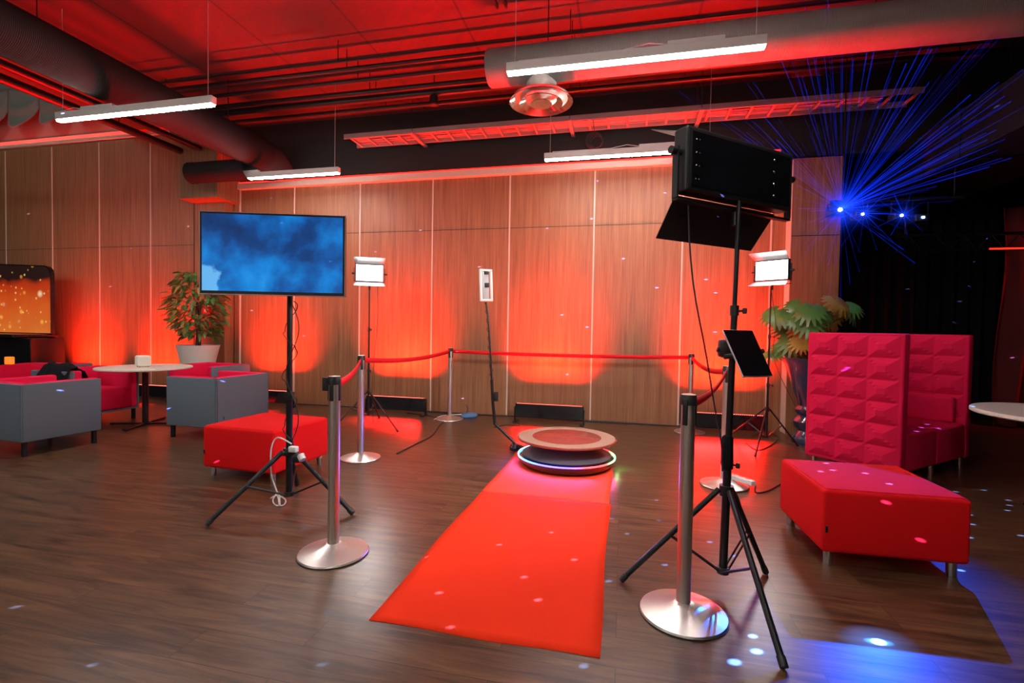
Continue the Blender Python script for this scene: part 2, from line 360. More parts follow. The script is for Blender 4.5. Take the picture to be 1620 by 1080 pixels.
    def slab(s, quad, t):                # four corners, thickness t along its normal
        q = [Vector(p) for p in quad]; nn = (q[1] - q[0]).cross(q[3] - q[0]).normalized() * t
        vs = q + [p + nn for p in q]
        return s.add(vs, [(3, 2, 1, 0), (4, 5, 6, 7), (0, 1, 5, 4), (1, 2, 6, 5), (2, 3, 7, 6), (3, 0, 4, 7)])
    def build(s, name, material, parent=None, kind=None, bevel=0.0):
        me = bpy.data.meshes.new(name); me.from_pydata([tuple(v) for v in s.v], [], s.f)
        me.polygons.foreach_set('use_smooth', s.smooth); me.materials.append(material)
        b = bmesh.new(); b.from_mesh(me); bmesh.ops.remove_doubles(b, verts=b.verts[:], dist=1e-5); bmesh.ops.recalc_face_normals(b, faces=b.faces[:]); b.to_mesh(me); b.free()
        o = bpy.data.objects.new(name, me); COL.objects.link(o)
        if parent: o.parent = parent
        if kind: o['kind'] = kind
        if any(s.smooth):
            try: me.set_sharp_from_angle(angle=R(42))
            except Exception: pass
        if bevel:
            md = o.modifiers.new('bevel', 'BEVEL'); md.width = bevel; md.segments = 2; md.limit_method = 'ANGLE'
        return o
def tag(o, label, cat, group=None, kind=None):
    o['label'] = label; o['category'] = cat
    if group: o['group'] = group
    if kind: o['kind'] = kind
    return o
def thing(name, loc, label, cat, rz=0.0, group=None):
    o = bpy.data.objects.new(name, None); COL.objects.link(o); o.location = loc; o.rotation_euler = (0, 0, rz)
    o.empty_display_size = 0.1
    return tag(o, label, cat, group)
def copy_tree(o, parent=None):
    c = o.copy(); COL.objects.link(c)
    if parent: c.parent = parent
    for ch in list(o.children): copy_tree(ch, c)
    return c
def struct(name, mb, m_, parent=None, bevel=0.0):
    o = mb.build(name, m_, parent, bevel=bevel)
    if parent is None: o['kind'] = 'structure'
    return o

# ------------------------------------------------------------------ room shell
D = 6.90; HT = 3.517; CE = 4.60; LW = 6.72
struct('floor', MB().box((-1.5, 3.5, -0.05), (24, 17, 0.10)), M['floor'])
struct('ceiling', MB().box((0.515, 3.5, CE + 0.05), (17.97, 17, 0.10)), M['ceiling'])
wb = struct('wall_back', MB().box(((-6.40 + 2.03) / 2, D + 0.06, HT / 2), (8.43, 0.12, HT)), M['wood'])
strips = MB()
for xm in (466, 569.5, 684, 805.5, 939, 1079, 1219):
    X = at_y(xm, 400, D).x
    strips.box((X, D - 0.004, HT / 2), (0.020, 0.012, HT - 0.01))
strips.box((-6.285, D - 0.004, HT / 2), (0.03, 0.014, HT - 0.01))
so = strips.build('panel_edge_strip', M['trim_white'], wb)
jl = MB().box((-2.2, D - 0.001, 2.752), (8.1, 0.004, 0.006)).build('panel_joint', M['black_matte'], wb)
struct('trim_1', MB().box((-2.18, D - 0.035, HT + 0.045), (8.2, 0.09, 0.09)), M['trim_white'])      # sliding track fascia
led = MB().box((-2.18, D - 0.03, HT + 0.115), (8.2, 0.04, 0.012)).build('led_strip', M['red_led'])
tag(led, 'glowing red light strip on top of the pale track above the long wood wall', 'light strip')
struct('wall_upper', MB().box((-1.1, D + 0.16, (HT + CE) / 2 + 0.03), (14.9, 0.12, CE - HT - 0.06)), M['black_wall'])
wl = struct('wall_left', MB().box(((-12.6 - 6.43) / 2, LW + 0.15, 4.45 / 2), (6.17, 0.30, 4.45)), M['wood'])
s2 = MB()
for xm in (9.5, 83, 157.5, 238.5):
    s2.box((at_y(xm, 330, LW).x, LW - 0.003, 2.22), (0.018, 0.010, 4.42))
s2.build('panel_edge_strip', M['trim_white'], wl)
MB().box((-9.8, LW - 0.0005, 2.60), (5.5, 0.004, 0.006)).box((-6.73, LW - 0.001, 1.9), (0.6, 0.004, 0.006)).box((-7.035, LW - 0.001, 1.7), (0.012, 0.004, 3.3)).build('panel_joint', M['black_matte'], wl)
struct('trim_2', MB().box((-6.67, (6.43 + 6.9) / 2, (3.29 + 4.5) / 2), (0.76, 0.47, 1.21)), M['wood'])      # boxed bulkhead over the pier
struct('trim_3', MB().box((-9.8, LW + 0.12, 4.50), (4.6, 0.30, 0.05)).box((-9.8, LW + 0.30, 4.62), (4.6, 0.04, 0.24)), M['trim_white'])   # light cove
led = MB().box((-9.9, LW + 0.02, 4.532), (4.2, 0.03, 0.012)).build('led_strip', M['red_led'])
tag(led, 'glowing red light strip in the cove on top of the left wood wall', 'light strip')
struct('wall_drape_backing', MB().box((-11.0, LW + 0.45, 5.7), (6.4, 0.1, 2.4)), M['drape']).name = 'wall_left_upper'
struct('ceiling_upper', MB().box((-11.0, 3.5, 6.85), (6, 17, 0.1)).box((-8.5, 2.9, 5.7), (0.08, 15.8, 2.2)), M['black_matte'])
# right pier (wood faced)
pr_ = struct('wall_right', MB().box(((2.03 + 2.575) / 2, 6.70 + 0.35, 3.46 / 2), (0.545, 0.70, 3.46)), M['wood'])
MB().box((2.30, 6.699, 2.50), (0.54, 0.004, 0.008)).build('panel_joint', M['black_matte'], pr_)
MB().box((2.03, 6.80, 3.46 / 2), (0.012, 0.19, 3.44)).build('panel_edge_strip', M['trim_white'], pr_)
struct('wall_rear', MB().box((-1.5, -4.55, 2.4), (24, 0.1, 4.8)), mat('grey_plaster', (0.50, 0.47, 0.44), 0.8))
struct('wall_far_right', MB().box((8.6, 3.5, 2.3), (0.1, 17, 4.6)), M['black_wall'])
struct('wall_far_back', MB().box((5.6, 10.3, 2.3), (6.2, 0.1, 4.6)), M['black_wall'])
struct('wall_far_left', MB().box((-12.65, 1.0, 3.4), (0.1, 11.2, 6.8)), M['black_wall'])
# baseboard
struct('baseboard_left', MB().box((-9.5, LW - 0.006, 0.03), (5.0, 0.012, 0.06)), M['black_matte'])

# ------------------------------------------------------------------ curtains
def curtain(name, x0, x1, Y, z0, z1, n, amp, m_, label, axis='x', group=None, skew=0.0):
    vs = []; fs = []; k = n * 8; rows = 7
    rnd = random.Random(n)
    ph = [rnd.uniform(-0.5, 0.5) for _ in range(n + 2)]
    for j in range(rows + 1):
        z = z0 + (z1 - z0) * j / rows
        for i in range(k + 1):
            t = i / k; a = t * n * 2 * PI + ph[int(t * n)] * 0.4
            o_ = amp * math.sin(a) * (0.8 + 0.4 * (1 - j / rows)) + skew * math.sin(z * 2 + t * 9) * amp
            p = x0 + (x1 - x0) * t
            vs.append((p, Y + o_, z) if axis == 'x' else (Y + o_, p, z))
    for j in range(rows):
        for i in range(k):
            a = j * (k + 1) + i; fs.append((a, a + 1, a + k + 2, a + k + 1))
    o = MB().add(vs, fs, True).build(name, m_)
    md = o.modifiers.new('solid', 'SOLIDIFY'); md.thickness = 0.006
    return tag(o, label, 'curtain', group)
curtain('stage_curtain', 2.62, 5.6, 8.9, 0.02, 3.5, 16, 0.045, M['curtain'], 'black floor length curtain behind the blue lasers, left half beside the wood pier')
curtain('stage_curtain', 5.65, 8.4, 8.7, 0.02, 3.5, 14, 0.05, M['curtain'], 'black floor length curtain at the far right behind the white table')
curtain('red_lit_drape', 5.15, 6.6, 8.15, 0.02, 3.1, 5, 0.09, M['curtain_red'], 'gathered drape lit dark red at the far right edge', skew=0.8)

# swags above the left wall
SWE = [at_y(x, 170, LW + 0.26).x for x in (-42, 10, 60, 106, 152)]
for i in range(4):
    vs = []; fs = []; x0 = SWE[i]; wd = SWE[i + 1] - SWE[i]; nn = 14; rr = 9
    for j in range(rr + 1):
        for k in range(nn + 1):
            t = k / nn; s_ = j / rr; drop = 0.42 * math.sin(PI * t) ** 0.7
            vs.append((x0 + wd * t, LW + 0.30 - 0.16 * math.sin(PI * t) * s_ - 0.03 * math.sin(s_ * 14) * math.sin(PI * t), 5.75 - s_ * (0.42 + drop)))
    for j in range(rr):
        for k in range(nn):
            a = j * (nn + 1) + k; fs.append((a, a + 1, a + nn + 2, a + nn + 1))
    o = MB().add(vs, fs, True).build('drape_swag', M['drape'])
    md = o.modifiers.new('solid', 'SOLIDIFY'); md.thickness = 0.01
    tag(o, ['grey scalloped swag, outermost at the left edge above the red cove', 'grey scalloped swag, second from the left above the red cove', 'grey scalloped swag, third from the left above the red cove', 'grey scalloped swag nearest the dark pipes above the red cove'][i], 'drape', 'scalloped swags high on the left')

# ------------------------------------------------------------------ ceiling services
PXG = 'white linear pendant lamps under the ceiling'
def pendant(xc, Y, z, label, group=PXG, driver=0.5):
    t = thing('pendant_lamp', (xc, Y, z), label, 'lamp', group=group)
    MB().box((0, 0, 0.045), (2.0, 0.065, 0.075)).build('housing', M['white'], t, bevel=0.004)
    MB().box((0, 0, 0.000), (1.98, 0.046, 0.018)).build('diffuser', M['led_white'], t)
    MB().box((driver, 0, 0.10), (0.42, 0.05, 0.032)).build('driver', M['white'], t, bevel=0.004)
    for sx_ in (-0.93, 0.93):
        MB().tube([(sx_, 0, 0.08), (sx_, 0, CE - z - 0.001)], 0.0035, 6).build('hanging_wire', M['alu'], t)
    MB().tube([(driver - 0.21, 0, 0.10), (driver - 0.35, 0.01, 0.13), (driver - 0.55, 0.0, 0.095), (-0.9, 0, 0.10)], 0.004, 6).build('lamp_cable', M['white'], t)
    return t
lamps = [pendant(0.0, 4.0, 3.425, 'white linear pendant lamp in front of the grey duct, upper right of the round vent'),
         pendant(-4.95, 4.0, 3.425, 'white linear pendant lamp crossing the dark duct, upper left', driver=-0.45),
         pendant(-4.86, 6.0, 3.385, 'white linear pendant lamp above the television, beside the pier', driver=-0.5),
         pendant(0.0, 6.0, 3.385, 'white linear pendant lamp partly behind the big black light panel', driver=0.35)]
for (x_, y_, l_) in ((-4.95, 1.8, 'left of the camera'), (0.0, 1.8, 'above the carpet end'), (-4.95, -0.4, 'left and behind the camera'), (0.0, -0.4, 'right, behind the camera'), (-4.95, -2.6, 'left, beside the rear wall'), (0.0, -2.6, 'right, beside the rear wall'), (-9.9, 4.0, 'far left, level with the bar'), (-9.9, 1.8, 'far left, second from the wall')):
    pendant(x_, y_, 3.44, 'white linear pendant lamp, near half of the room, ' + l_, 'white linear pendant lamps over the near half of the room')

t = thing('spiral_duct', (0, 0, 0), 'grey spiral duct with round ceiling vent, right of centre', 'duct')
t.location = (3.3, 4.90, 3.98)
MB().tube([(-4.72, 0, 0), (-4.70, 0, 0), (5.2, 0, 0)], [0.17, 0.185, 0.185], 40).build('duct_pipe', M['duct_grey'], t)
MB().lathe([(0.155, -0.31), (0.155, -0.13)], (-4.17, 0.05, 0), 36).lathe([(0.160, -0.26), (0.160, -0.25)], (-4.17, 0.05, 0), 36).build('vent_neck', M['pot'], t)
v = MB()
for (ra, rb, za, zb) in ((0.325, 0.272, -0.372, -0.340), (0.222, 0.160, -0.385, -0.350), (0.112, 0.0, -0.392, -0.372)):
    v.lathe([(ra, za), (ra, za + 0.006), (rb, zb + 0.006), (rb, zb), (ra, za)], (-4.17, 0.05, 0), 48, caps=False)
v.build('vent_rings', M['chrome'], t)
MB().lathe([(0.155, -0.30), (0.29, -0.322), (0.29, -0.326), (0.0, -0.326)], (-4.17, 0.05, 0), 48).build('vent_back', M['steel'], t)
for x_ in (-4.1, -1.2, 2.0):
    MB().tube([(x_, 0, 0.17), (x_, 0, CE - 3.98 - 0.001)], 0.006, 6).build('hanging_rod', M['black'], t)

t = thing('spiral_duct', (-5.3, 0, 3.812), 'big dark spiral duct running away from the camera at the upper left', 'duct')
MB().tube([(0, -3.5, 0), (0, 6.30, 0), (0, 6.46, -0.03), (0.0, 6.60, -0.16)], 0.228, 40).build('duct_pipe', M['duct_dark'], t)
MB().lathe([(0.235, -0.02), (0.235, 0.02)], (0, 0, 0), 40, caps=False).build('coupling', M['duct_dark'], t).matrix_local = Matrix.Translation((0, 6.2, 0)) @ Matrix.Rotation(PI / 2, 4, 'X')
MB().tube([(-0.0, 6.0, -0.29), (-1.02, 6.0, -0.29)], 0.150, 32, caps=False).tube([(-0.99, 6.0, -0.29), (-1.025, 6.0, -0.29)], 0.158, 32, caps=False).build('branch_duct', M['duct_dark_x'], t)
MB().tube([(-0.86, 6.0, -0.29), (-0.87, 6.0, -0.29)], 0.149, 32).build('duct_mouth', M['black_matte'], t)
for y_ in (1.0, 3.4, 5.6):
    MB().tube([(0, y_, 0.2), (0, y_, CE - 3.812 - 0.001)], 0.006, 6).build('hanging_rod', M['black'], t)

names = ['outermost black pipe beside the swags, running away from the camera', 'black pipe second from the swags, running away from the camera', 'thick dark pipe nearest the big dark duct, running away from the camera']
for i, (x_, z_, r_) in enumerate(((-6.92, 4.02, 0.055), (-6.55, 4.03, 0.045), (-6.12, 4.02, 0.07))):
    t = thing('ceiling_pipe', (x_, 0, z_), names[i], 'pipe', group='pipes along the upper left')
    MB().tube([(0, -3.5, 0), (0, 6.36, 0)], r_, 16).build('pipe_run', M['black'], t)
    for y_ in (0.8, 3.2, 5.4): MB().tube([(0, y_, r_), (0, y_, CE - z_ - 0.001)], 0.006, 6).build('hanging_rod', M['black'], t)
ynames = ['thinnest', 'second', 'third', 'fourth', 'fifth', 'farthest']
for i, (Y, r_, z_) in enumerate(((5.09, 0.012, 4.35), (5.27, 0.026, 4.36), (5.52, 0.028, 4.35), (5.81, 0.036, 4.35), (5.97, 0.05, 4.34), (6.25, 0.03, 4.34))):
    t = thing('ceiling_pipe', (-2.2, Y, z_), ('black pipe under the red ceiling, %s of six counted from the camera' % ynames[i]) if i else 'thin black conduit under the red ceiling, nearest the camera of six', 'pipe', group='pipes across the red ceiling')
    MB().tube([(-4.2, 0, 0), (5.6 + 0.1 * i, 0, 0)], r_, 14).build('pipe_run', M['black'], t)
    for x_ in (-1.1, 1.6): MB().tube([(x_, 0, r_ * 0.5), (x_, 0, CE - z_ - 0.001)], 0.005, 6).build('hanging_rod', M['black'], t)
# black rail running to the duct
t = thing('cable_rail', (-1.21, 0, 4.40), 'black cable rail running away from the camera, top centre', 'rail')
MB().box((-0.045, 1.5, 0), (0.02, 6.2, 0.05)).box((0.045, 1.5, 0), (0.02, 6.2, 0.05)).build('side_rail', M['black'], t)
for k in range(24): MB().box((0, -1.4 + k * 0.25, -0.012), (0.09, 0.03, 0.012)).build('rung', M['black'], t)
for y_ in (1.2, 4.2): MB().tube([(0, y_, 0.0), (0, y_, CE - 4.40 - 0.001)], 0.006, 6).build('hanging_rod', M['black'], t)
# cable tray below the ceiling, in front of the black wall
t = thing('cable_tray', (-0.4, 6.67, 4.09), 'long ladder cable tray lit red along the black upper wall', 'cable tray')
for y_ in (-0.18, 0.18): MB().box((0, y_, 0.0), (7.4, 0.014, 0.07)).build('side_rail', M['tray'], t)
for k in range(30): MB().box((-3.6 + k * 0.25, 0, -0.02), (0.03, 0.36, 0.016)).build('rung', M['tray'], t)
cb = MB(); rnd = random.Random(3)
for k in range(9):
    y0 = -0.14 + 0.034 * k
    cb.tube([(-3.65 + q * 0.5, y0 + rnd.uniform(-0.02, 0.02), 0.002 + rnd.uniform(0, 0.012)) for q in range(15)], 0.009, 6)
cb.build('cables', M['tray'], t)['kind'] = 'stuff'
for k, x_ in enumerate((-2.6, -0.35, 1.3)):
    MB().box((x_, 0.02, -0.045), (0.05, 0.55, 0.03)).build('bracket', M['tray'], t)
    for y_ in (-0.2, 0.2): MB().tube([(x_, y_, -0.03), (x_, y_, CE - 4.09 - 0.001)], 0.004, 6).build('hanging_rod', M['black'], t)
# cable coil hanging under the tray
cl = MB(); c0 = at_y(940, 222, 6.5)
for k in range(4):
    rr_ = 0.11 - 0.012 * k
    cl.tube([(c0.x + rr_ * math.cos(a * PI / 10) + 0.01 * k, 6.5 + 0.02 * k, c0.z + rr_ * math.sin(a * PI / 10)) for a in range(21)], 0.005, 6, caps=False)
cl.tube([(c0.x, 6.5, c0.z + 0.11), (c0.x - 0.02, 6.52, 4.06)], 0.004, 6)
tag(cl.build('cable_coil', M['cable']), 'loose coil of cable hanging under the red cable tray', 'cable')
p = at_y(689, 150, 5.97)
t = thing('ceiling_speaker', (p.x, 5.92, 4.16), 'small black cylinder hanging from the pipes left of the round vent', 'speaker')
MB().lathe([(0.03, 0.13), (0.055, 0.10), (0.055, 0.0), (0.045, -0.01)], (0, 0, 0), 24).build('can', M['black'], t)
MB().tube([(0, 0, 0.12), (0, 0, CE - 4.161)], 0.006, 6).build('stem', M['black'], t)
# large rectangular duct at the right
t = thing('rectangular_duct', (4.05, 6.4, 3.2), 'large dark rectangular duct sloping away at the upper right', 'duct')
MB().box((0, 0, 0.26), (1.1, 4.6, 0.52)).build('duct_body', M['black_wall'], t, bevel=0.01)
for y_ in (-1.6, -0.2, 1.2): MB().box((0, y_, 0.26), (1.13, 0.04, 0.55)).build('flange', M['black_matte'], t)
for y_ in (-2, 0, 2): MB().tube([(0, y_, 0.52), (0, y_, CE - 3.201)], 0.008, 6).build('hanging_rod', M['black'], t)
# red lit truss rail at the right
t = thing('lighting_truss', (4.7, 7.6, 2.53), 'dark horizontal rail with an edge lit red at the right', 'truss')
MB().tube([(-1.1, 0, 0.10), (1.7, 0, 0.10)], 0.022, 10).tube([(-1.1, 0, -0.10), (1.7, 0, -0.10)], 0.022, 10).build('chord', M['black'], t)
tr = MB()
for k in range(9): tr.tube([(-1.1 + k * 0.31, 0, -0.1), (-0.95 + k * 0.31, 0, 0.1)], 0.008, 6).tube([(-0.95 + k * 0.31, 0, 0.1), (-0.8 + k * 0.31, 0, -0.1)], 0.008, 6)
tr.build('bracing', M['black'], t)
MB().box((0.75, -0.026, -0.10), (1.6, 0.008, 0.02)).build('red_lit_edge', M['red_led'], t)  # emission stands in for red light falling on the rail edge
for x_ in (-1.0, 1.6): MB().tube([(x_, 0, 0.1), (x_, 0, CE - 2.531)], 0.008, 6).build('hanging_rod', M['black'], t)

# ------------------------------------------------------------------ stanchions and belts
POSTS = [(-1.565, 2.401), (-2.46, 4.216), (-2.336, 6.363), (0.857, 6.474), (0.855, 4.316), (0.294, 2.282)]
PL = ['steel belt stanchion nearest the left of the red carpet', 'steel belt stanchion right of the left red ottoman, before the left video light',
      'steel belt stanchion at the wood wall with a blue cable reel beside its foot', 'far right steel belt stanchion close to the wood wall',
      'steel belt stanchion behind the black stand, power strip lying on its foot', 'steel belt stanchion nearest the camera, beside the black tripod']
HDG = [R(95), R(40), R(0), R(-80), R(-105), R(60)]
for i, (x_, y_) in enumerate(POSTS):
    t = thing('belt_stanchion', (x_, y_, 0), PL[i], 'stanchion', group='steel belt stanchions round the red carpet')
    MB().lathe([(0.0, 0.0), (0.190, 0.0), (0.192, 0.006), (0.188, 0.014), (0.120, 0.030), (0.055, 0.052), (0.034, 0.062), (0.0, 0.064)], (0, 0, 0), 56).build('foot', M['steel'], t)
    MB().lathe([(0.187, 0.0005), (0.194, 0.001), (0.194, 0.005), (0.187, 0.0055)], (0, 0, 0), 48, caps=False).build('rubber_rim', M['plastic'], t)
    MB().cyl((0, 0, 0.058), 0.0315, 0.90, 32).build('post', M['steel'], t)
    hd = MB().lathe([(0.033, 0.955), (0.0355, 0.957), (0.0355, 0.994), (0.033, 1.0), (0.0, 1.0)], (0, 0, 0), 32)
    for k in range(4):
        a = HDG[i] + k * PI / 2
        hd.rbox((0.031 * math.cos(a), 0.031 * math.sin(a), 0.925), (0.012, 0.022, 0.12), 0.004, a)
    hd.build('belt_head', M['plastic'], t)
    MB().lathe([(0.030, 0.9995), (0.030, 1.0015), (0.0, 1.0015)], (0, 0, 0), 32).build('head_cap', M['steel'], t)
    if i == 0:
        a = R(190); MB().rbox((0.050 * math.cos(a), 0.050 * math.sin(a), 0.955), (0.035, 0.022, 0.075), 0.005, a).build('belt_clip', M['plastic'], t)
    if i < 5:
        nx_, ny_ = POSTS[i + 1]; d = Vector((nx_ - x_, ny_ - y_, 0)); L = d.length; u = d.normalized(); nn = Vector((-u.y, u.x, 0))
        sag = [0.045, 0.05, 0.02, 0.06, 0.05][i]; K = 28; vs = []; fs = []
        for k in range(K + 1):
            s_ = 0.036 + (L - 0.072) * k / K; z = 0.955 - sag * 4 * (k / K) * (1 - k / K)
            tw = 0.5 * math.sin(PI * k / K) * (0.25 if i in (0, 4) else 0.05)
            for q in (-0.024, 0.024):
                vs.append(u * s_ + nn * (q * math.sin(tw)) + Vector((0, 0, z + q * math.cos(tw))))
        for k in range(K): fs.append((2 * k, 2 * k + 1, 2 * k + 3, 2 * k + 2))
        o = MB().add(vs, fs, True).build('belt', M['belt'], t)
        md = o.modifiers.new('solid', 'SOLIDIFY'); md.thickness = 0.0015

# ------------------------------------------------------------------ carpet
def runner(name, x0, x1, y0, y1, z, m_, label, seed, corners=None):
    rnd = random.Random(seed); nx_, ny_ = 20, 34; vs = []; fs = []
    for j in range(ny_ + 1):
        for i in range(nx_ + 1):
            u_ = i / nx_; v_ = j / ny_
            x = x0 + (x1 - x0) * u_ + (0.006 * math.sin(v_ * 7 + seed) if i in (0, nx_) else 0)
            y = y0 + (y1 - y0) * v_
            if corners and j == 0: y += 0.006 * math.sin(u_ * 9)
            vs.append((x, y, z + 0.0012 * math.sin(u_ * 11 + v_ * 5) * math.sin(v_ * 17)))
    for j in range(ny_):
        for i in range(nx_):
            a = j * (nx_ + 1) + i; fs.append((a, a + 1, a + nx_ + 2, a + nx_ + 1))
    o = MB().add(vs, fs, True).build(name, m_)
    md = o.modifiers.new('solid', 'SOLIDIFY'); md.thickness = 0.006; md.offset = 1
    return tag(o, label, 'carpet', 'red carpet pieces')
runner('carpet_runner', -1.058, -0.064, 1.885, 3.60, 0.003, M['carpet'], 'long red carpet runner reaching towards the camera', 1, True)
runner('carpet_runner', -1.050, -0.066, 3.603, 4.95, 0.003, M['carpet_b'], 'shorter lighter red carpet piece under the round platform', 4)

# ------------------------------------------------------------------ turntable platform with camera arm
t = thing('spinner_platform', (PLAT.x, PLAT.y, 0.010), 'round photo platform with glowing rim and a camera arm at the end of the carpet', 'photo booth')
MB().lathe([(0.0, 0.235), (0.462, 0.235), (0.468, 0.240), (0.468, 0.252), (0.462, 0.256), (0.0, 0.256)], (0, 0, 0), 64).build('platform_top', M['disc_top'], t)
MB().lathe([(0.455, 0.2565), (0.40, 0.2575), (0.33, 0.2575), (0.325, 0.2565)], (0, 0, 0), 64, caps=False).build('grip_ring', mat('grip_tape_ring', (0.42, 0.24, 0.18), 0.8, noise=0.5, nscale=120, bump=0.6, bscale=300), t)
MB().lathe([(0.0, 0.08), (0.40, 0.08), (0.42, 0.10), (0.30, 0.16), (0.26, 0.235), (0.0, 0.235)], (0, 0, 0), 56).build('drum', mat('drum_grey', (0.10, 0.10, 0.13), 0.4), t)
MB().lathe([(0.0, 0.0), (0.40, 0.0), (0.44, 0.03), (0.455, 0.075), (0.440, 0.08), (0.0, 0.08)], (0, 0, 0), 64).build('base_disc', M['gloss_black'], t)
rg = MB(); rg.lathe([(0.452, 0.078), (0.462, 0.078), (0.462, 0.090), (0.452, 0.090), (0.452, 0.078)], (0, 0, 0), 64, caps=False)
rg.build('led_ring', M['ring_led'], t)
a0 = Vector((-1.08, 4.93, 0.05)) - t.location
a0.z = 0.05
MB().tube([(-0.32, 0.12, 0.055), (a0.x + 0.03, a0.y - 0.02, 0.055)], 0.016, 12).build('arm_root', M['black'], t)
MB().lathe([(0.0, 0.0), (0.055, 0.0), (0.058, 0.02), (0.045, 0.055), (0.02, 0.072), (0.0, 0.074)], (a0.x, a0.y, 0.0), 28).build('arm_joint', M['gloss_black'], t)
def AP(x, y, Y=4.95): return at_y(x, y, Y) - t.location
pts = [a0 + Vector((0, 0, 0.02)), AP(783, 670), AP(780, 640), AP(778, 600)]
MB().tube([pts[0], pts[1]], 0.016, 12).tube([pts[1] - Vector((0, 0, 0.01)), pts[2], pts[3]], 0.016, 12).tube([AP(778, 602), AP(776, 560), AP(772, 500), AP(769, 478)], 0.010, 10).build('arm_tube', M['black'], t)
MB().rbox(AP(785, 627), (0.045, 0.03, 0.10), 0.006).build('battery_pack', M['plastic'], t)
cw = MB(); n = 60; A_ = AP(778, 600); B_ = AP(769, 478)
cw.tube([A_.lerp(B_, k / n) + Vector((0.013 * math.cos(k * 0.9), 0.013 * math.sin(k * 0.9), 0)) * (1.0 if k > 8 else 1.6) for k in range(n + 1)], 0.003, 6)
cw.build('coiled_cable', M['cable'], t)
P0 = AP(769, 451); hm = Matrix.Rotation(R(58), 3, 'Z') @ Matrix.Rotation(R(-3), 3, 'Y')
fr = MB()
for (dx, dz, sx_, sz_) in ((-0.075, 0, 0.03, 0.34), (0.075, 0, 0.03, 0.34), (0, 0.158, 0.18, 0.025), (0, -0.158, 0.18, 0.025)):
    fr.rbox(P0 + hm @ Vector((dx, 0, dz)), (sx_, 0.022, sz_), 0.006, mtx=hm)
fr.build('light_frame', M['white'], t)
MB().rbox(P0 + hm @ Vector((0, 0.005, 0.0)), (0.085, 0.014, 0.29), 0.006, mtx=hm).build('phone_holder', M['alu'], t)
MB().rbox(P0 + hm @ Vector((0.0, -0.014, 0.0)), (0.05, 0.03, 0.05), 0.008, mtx=hm).rbox(P0 + hm @ Vector((0, -0.008, 0.13)), (0.05, 0.02, 0.035), 0.004, mtx=hm).build('clamp', M['plastic'], t)
for k in range(9):                     # light of the LED strip round the rim
    a = R(-178 + 22 * k); c_ = (0.10, 0.12, 1.0) if k < 6 else ((0.9, 0.05, 0.3) if k < 8 else (0.1, 1.0, 0.3))
    area('rim_glow', (PLAT.x + 0.475 * math.cos(a), PLAT.y + 0.475 * math.sin(a), 0.095), (math.cos(a), math.sin(a), -0.5), 0.17, 0.012, 1.5 if k < 6 else 0.5, c_, 170, up=(-math.sin(a), math.cos(a), 0))

# ------------------------------------------------------------------ light stands
def stand(name, foot_c, feet, hub_z, low_z, top, label, cat='stand', tube_r=0.012, sections=None, group=None, cross=0.45):
    """feet: world xy of the three feet; pole from low_z to top (world point)"""
    t = thing(name, (foot_c[0], foot_c[1], 0), label, cat, group=group)
    O = Vector((foot_c[0], foot_c[1], 0)); T = Vector(top) - O
    def pp(z): return Vector((T.x * (z / T.z), T.y * (z / T.z), z))
    secs = sections or [(low_z, 0.8, tube_r * 1.25), (0.75, T.z * 0.62, tube_r), (T.z * 0.6, T.z, tube_r * 0.75)]
    for (za, zb, r_) in secs: MB().tube([pp(za), pp(zb)], r_, 16).build('pole', M['black'], t)
    cl = MB()
    for (za, zb, r_) in secs[:-1]:
        q = pp(zb); cl.cyl(q - Vector((0, 0, 0.035)), r_ * 1.35, 0.05, 16).tube([q - Vector((0, 0, 0.012)), q + Vector((0.035, -0.02, -0.012))], 0.006, 8)
        cl.rbox(q + Vector((0.042, -0.024, -0.012)), (0.02, 0.012, 0.028), 0.004, R(-30))
    cl.build('collar', M['plastic'], t)
    MB().cyl(pp(hub_z) - Vector((0, 0, 0.03)), tube_r * 2.1, 0.05, 18).cyl(pp(low_z) - Vector((0, 0, 0.005)), tube_r * 1.8, 0.03, 18).build('hub', M['plastic'], t)
    hub = pp(hub_z); lo = pp(low_z + 0.01)
    for (fx, fy) in feet:
        f_ = Vector((fx, fy, tube_r * 0.9)) - Vector((O.x, O.y, 0)); d = Vector((f_.x, f_.y, 0)).normalized()
        h_ = hub + d * tube_r * 2.2
        lg = MB().tube([h_, f_], tube_r * 0.85, 12).build('leg', M['black'], t)
        e = (f_ - h_).normalized()
        MB().tube([f_ - e * 0.035, f_ + e * 0.004], tube_r * 1.05, 12).build('rubber_foot', M['plastic'], lg)
        mid = h_.lerp(f_, cross); sd = Vector((-d.y, d.x, 0)) * tube_r * 0.7
        b_ = MB()
        for s_ in (-1, 1): b_.tube([lo + d * tube_r * 1.6 + sd * s_, mid + sd * s_], tube_r * 0.33, 6)
        b_.build('brace', M['black'], t)
    return t
# television and its stand (left)
TVs = (-2.27, 2.94)
ft = [at_z(327, 833), at_z(558, 815), at_z(470, 768)]
tvst = stand('tripod_stand', TVs, [(p.x, p.y) for p in ft], 0.40, 0.085, (TVs[0], TVs[1], 1.72), 'black tripod stand carrying the television, beside the left red ottoman', tube_r=0.019, sections=[(0.08, 0.80, 0.022), (0.76, 1.72, 0.018)], cross=0.5)
MB().cyl((0, -0.028, 0.395), 0.02, 0.02, 16).rbox((0, -0.05, 0.39), (0.03, 0.03, 0.03), 0.01).build('knob', M['plastic'], tvst)
MB().box((0.0, -0.035, 1.72), (0.20, 0.02, 0.28)).box((0, -0.01, 1.66), (0.05, 0.05, 0.12)).build('mount_plate', M['black'], tvst)
pl_ = Vector((-2.74, 2.66, 0)); pr2 = Vector((-1.85, 2.95, 0)); cc = (pl_ + pr2) / 2; an = math.atan2((pr2 - pl_).y, (pr2 - pl_).x)
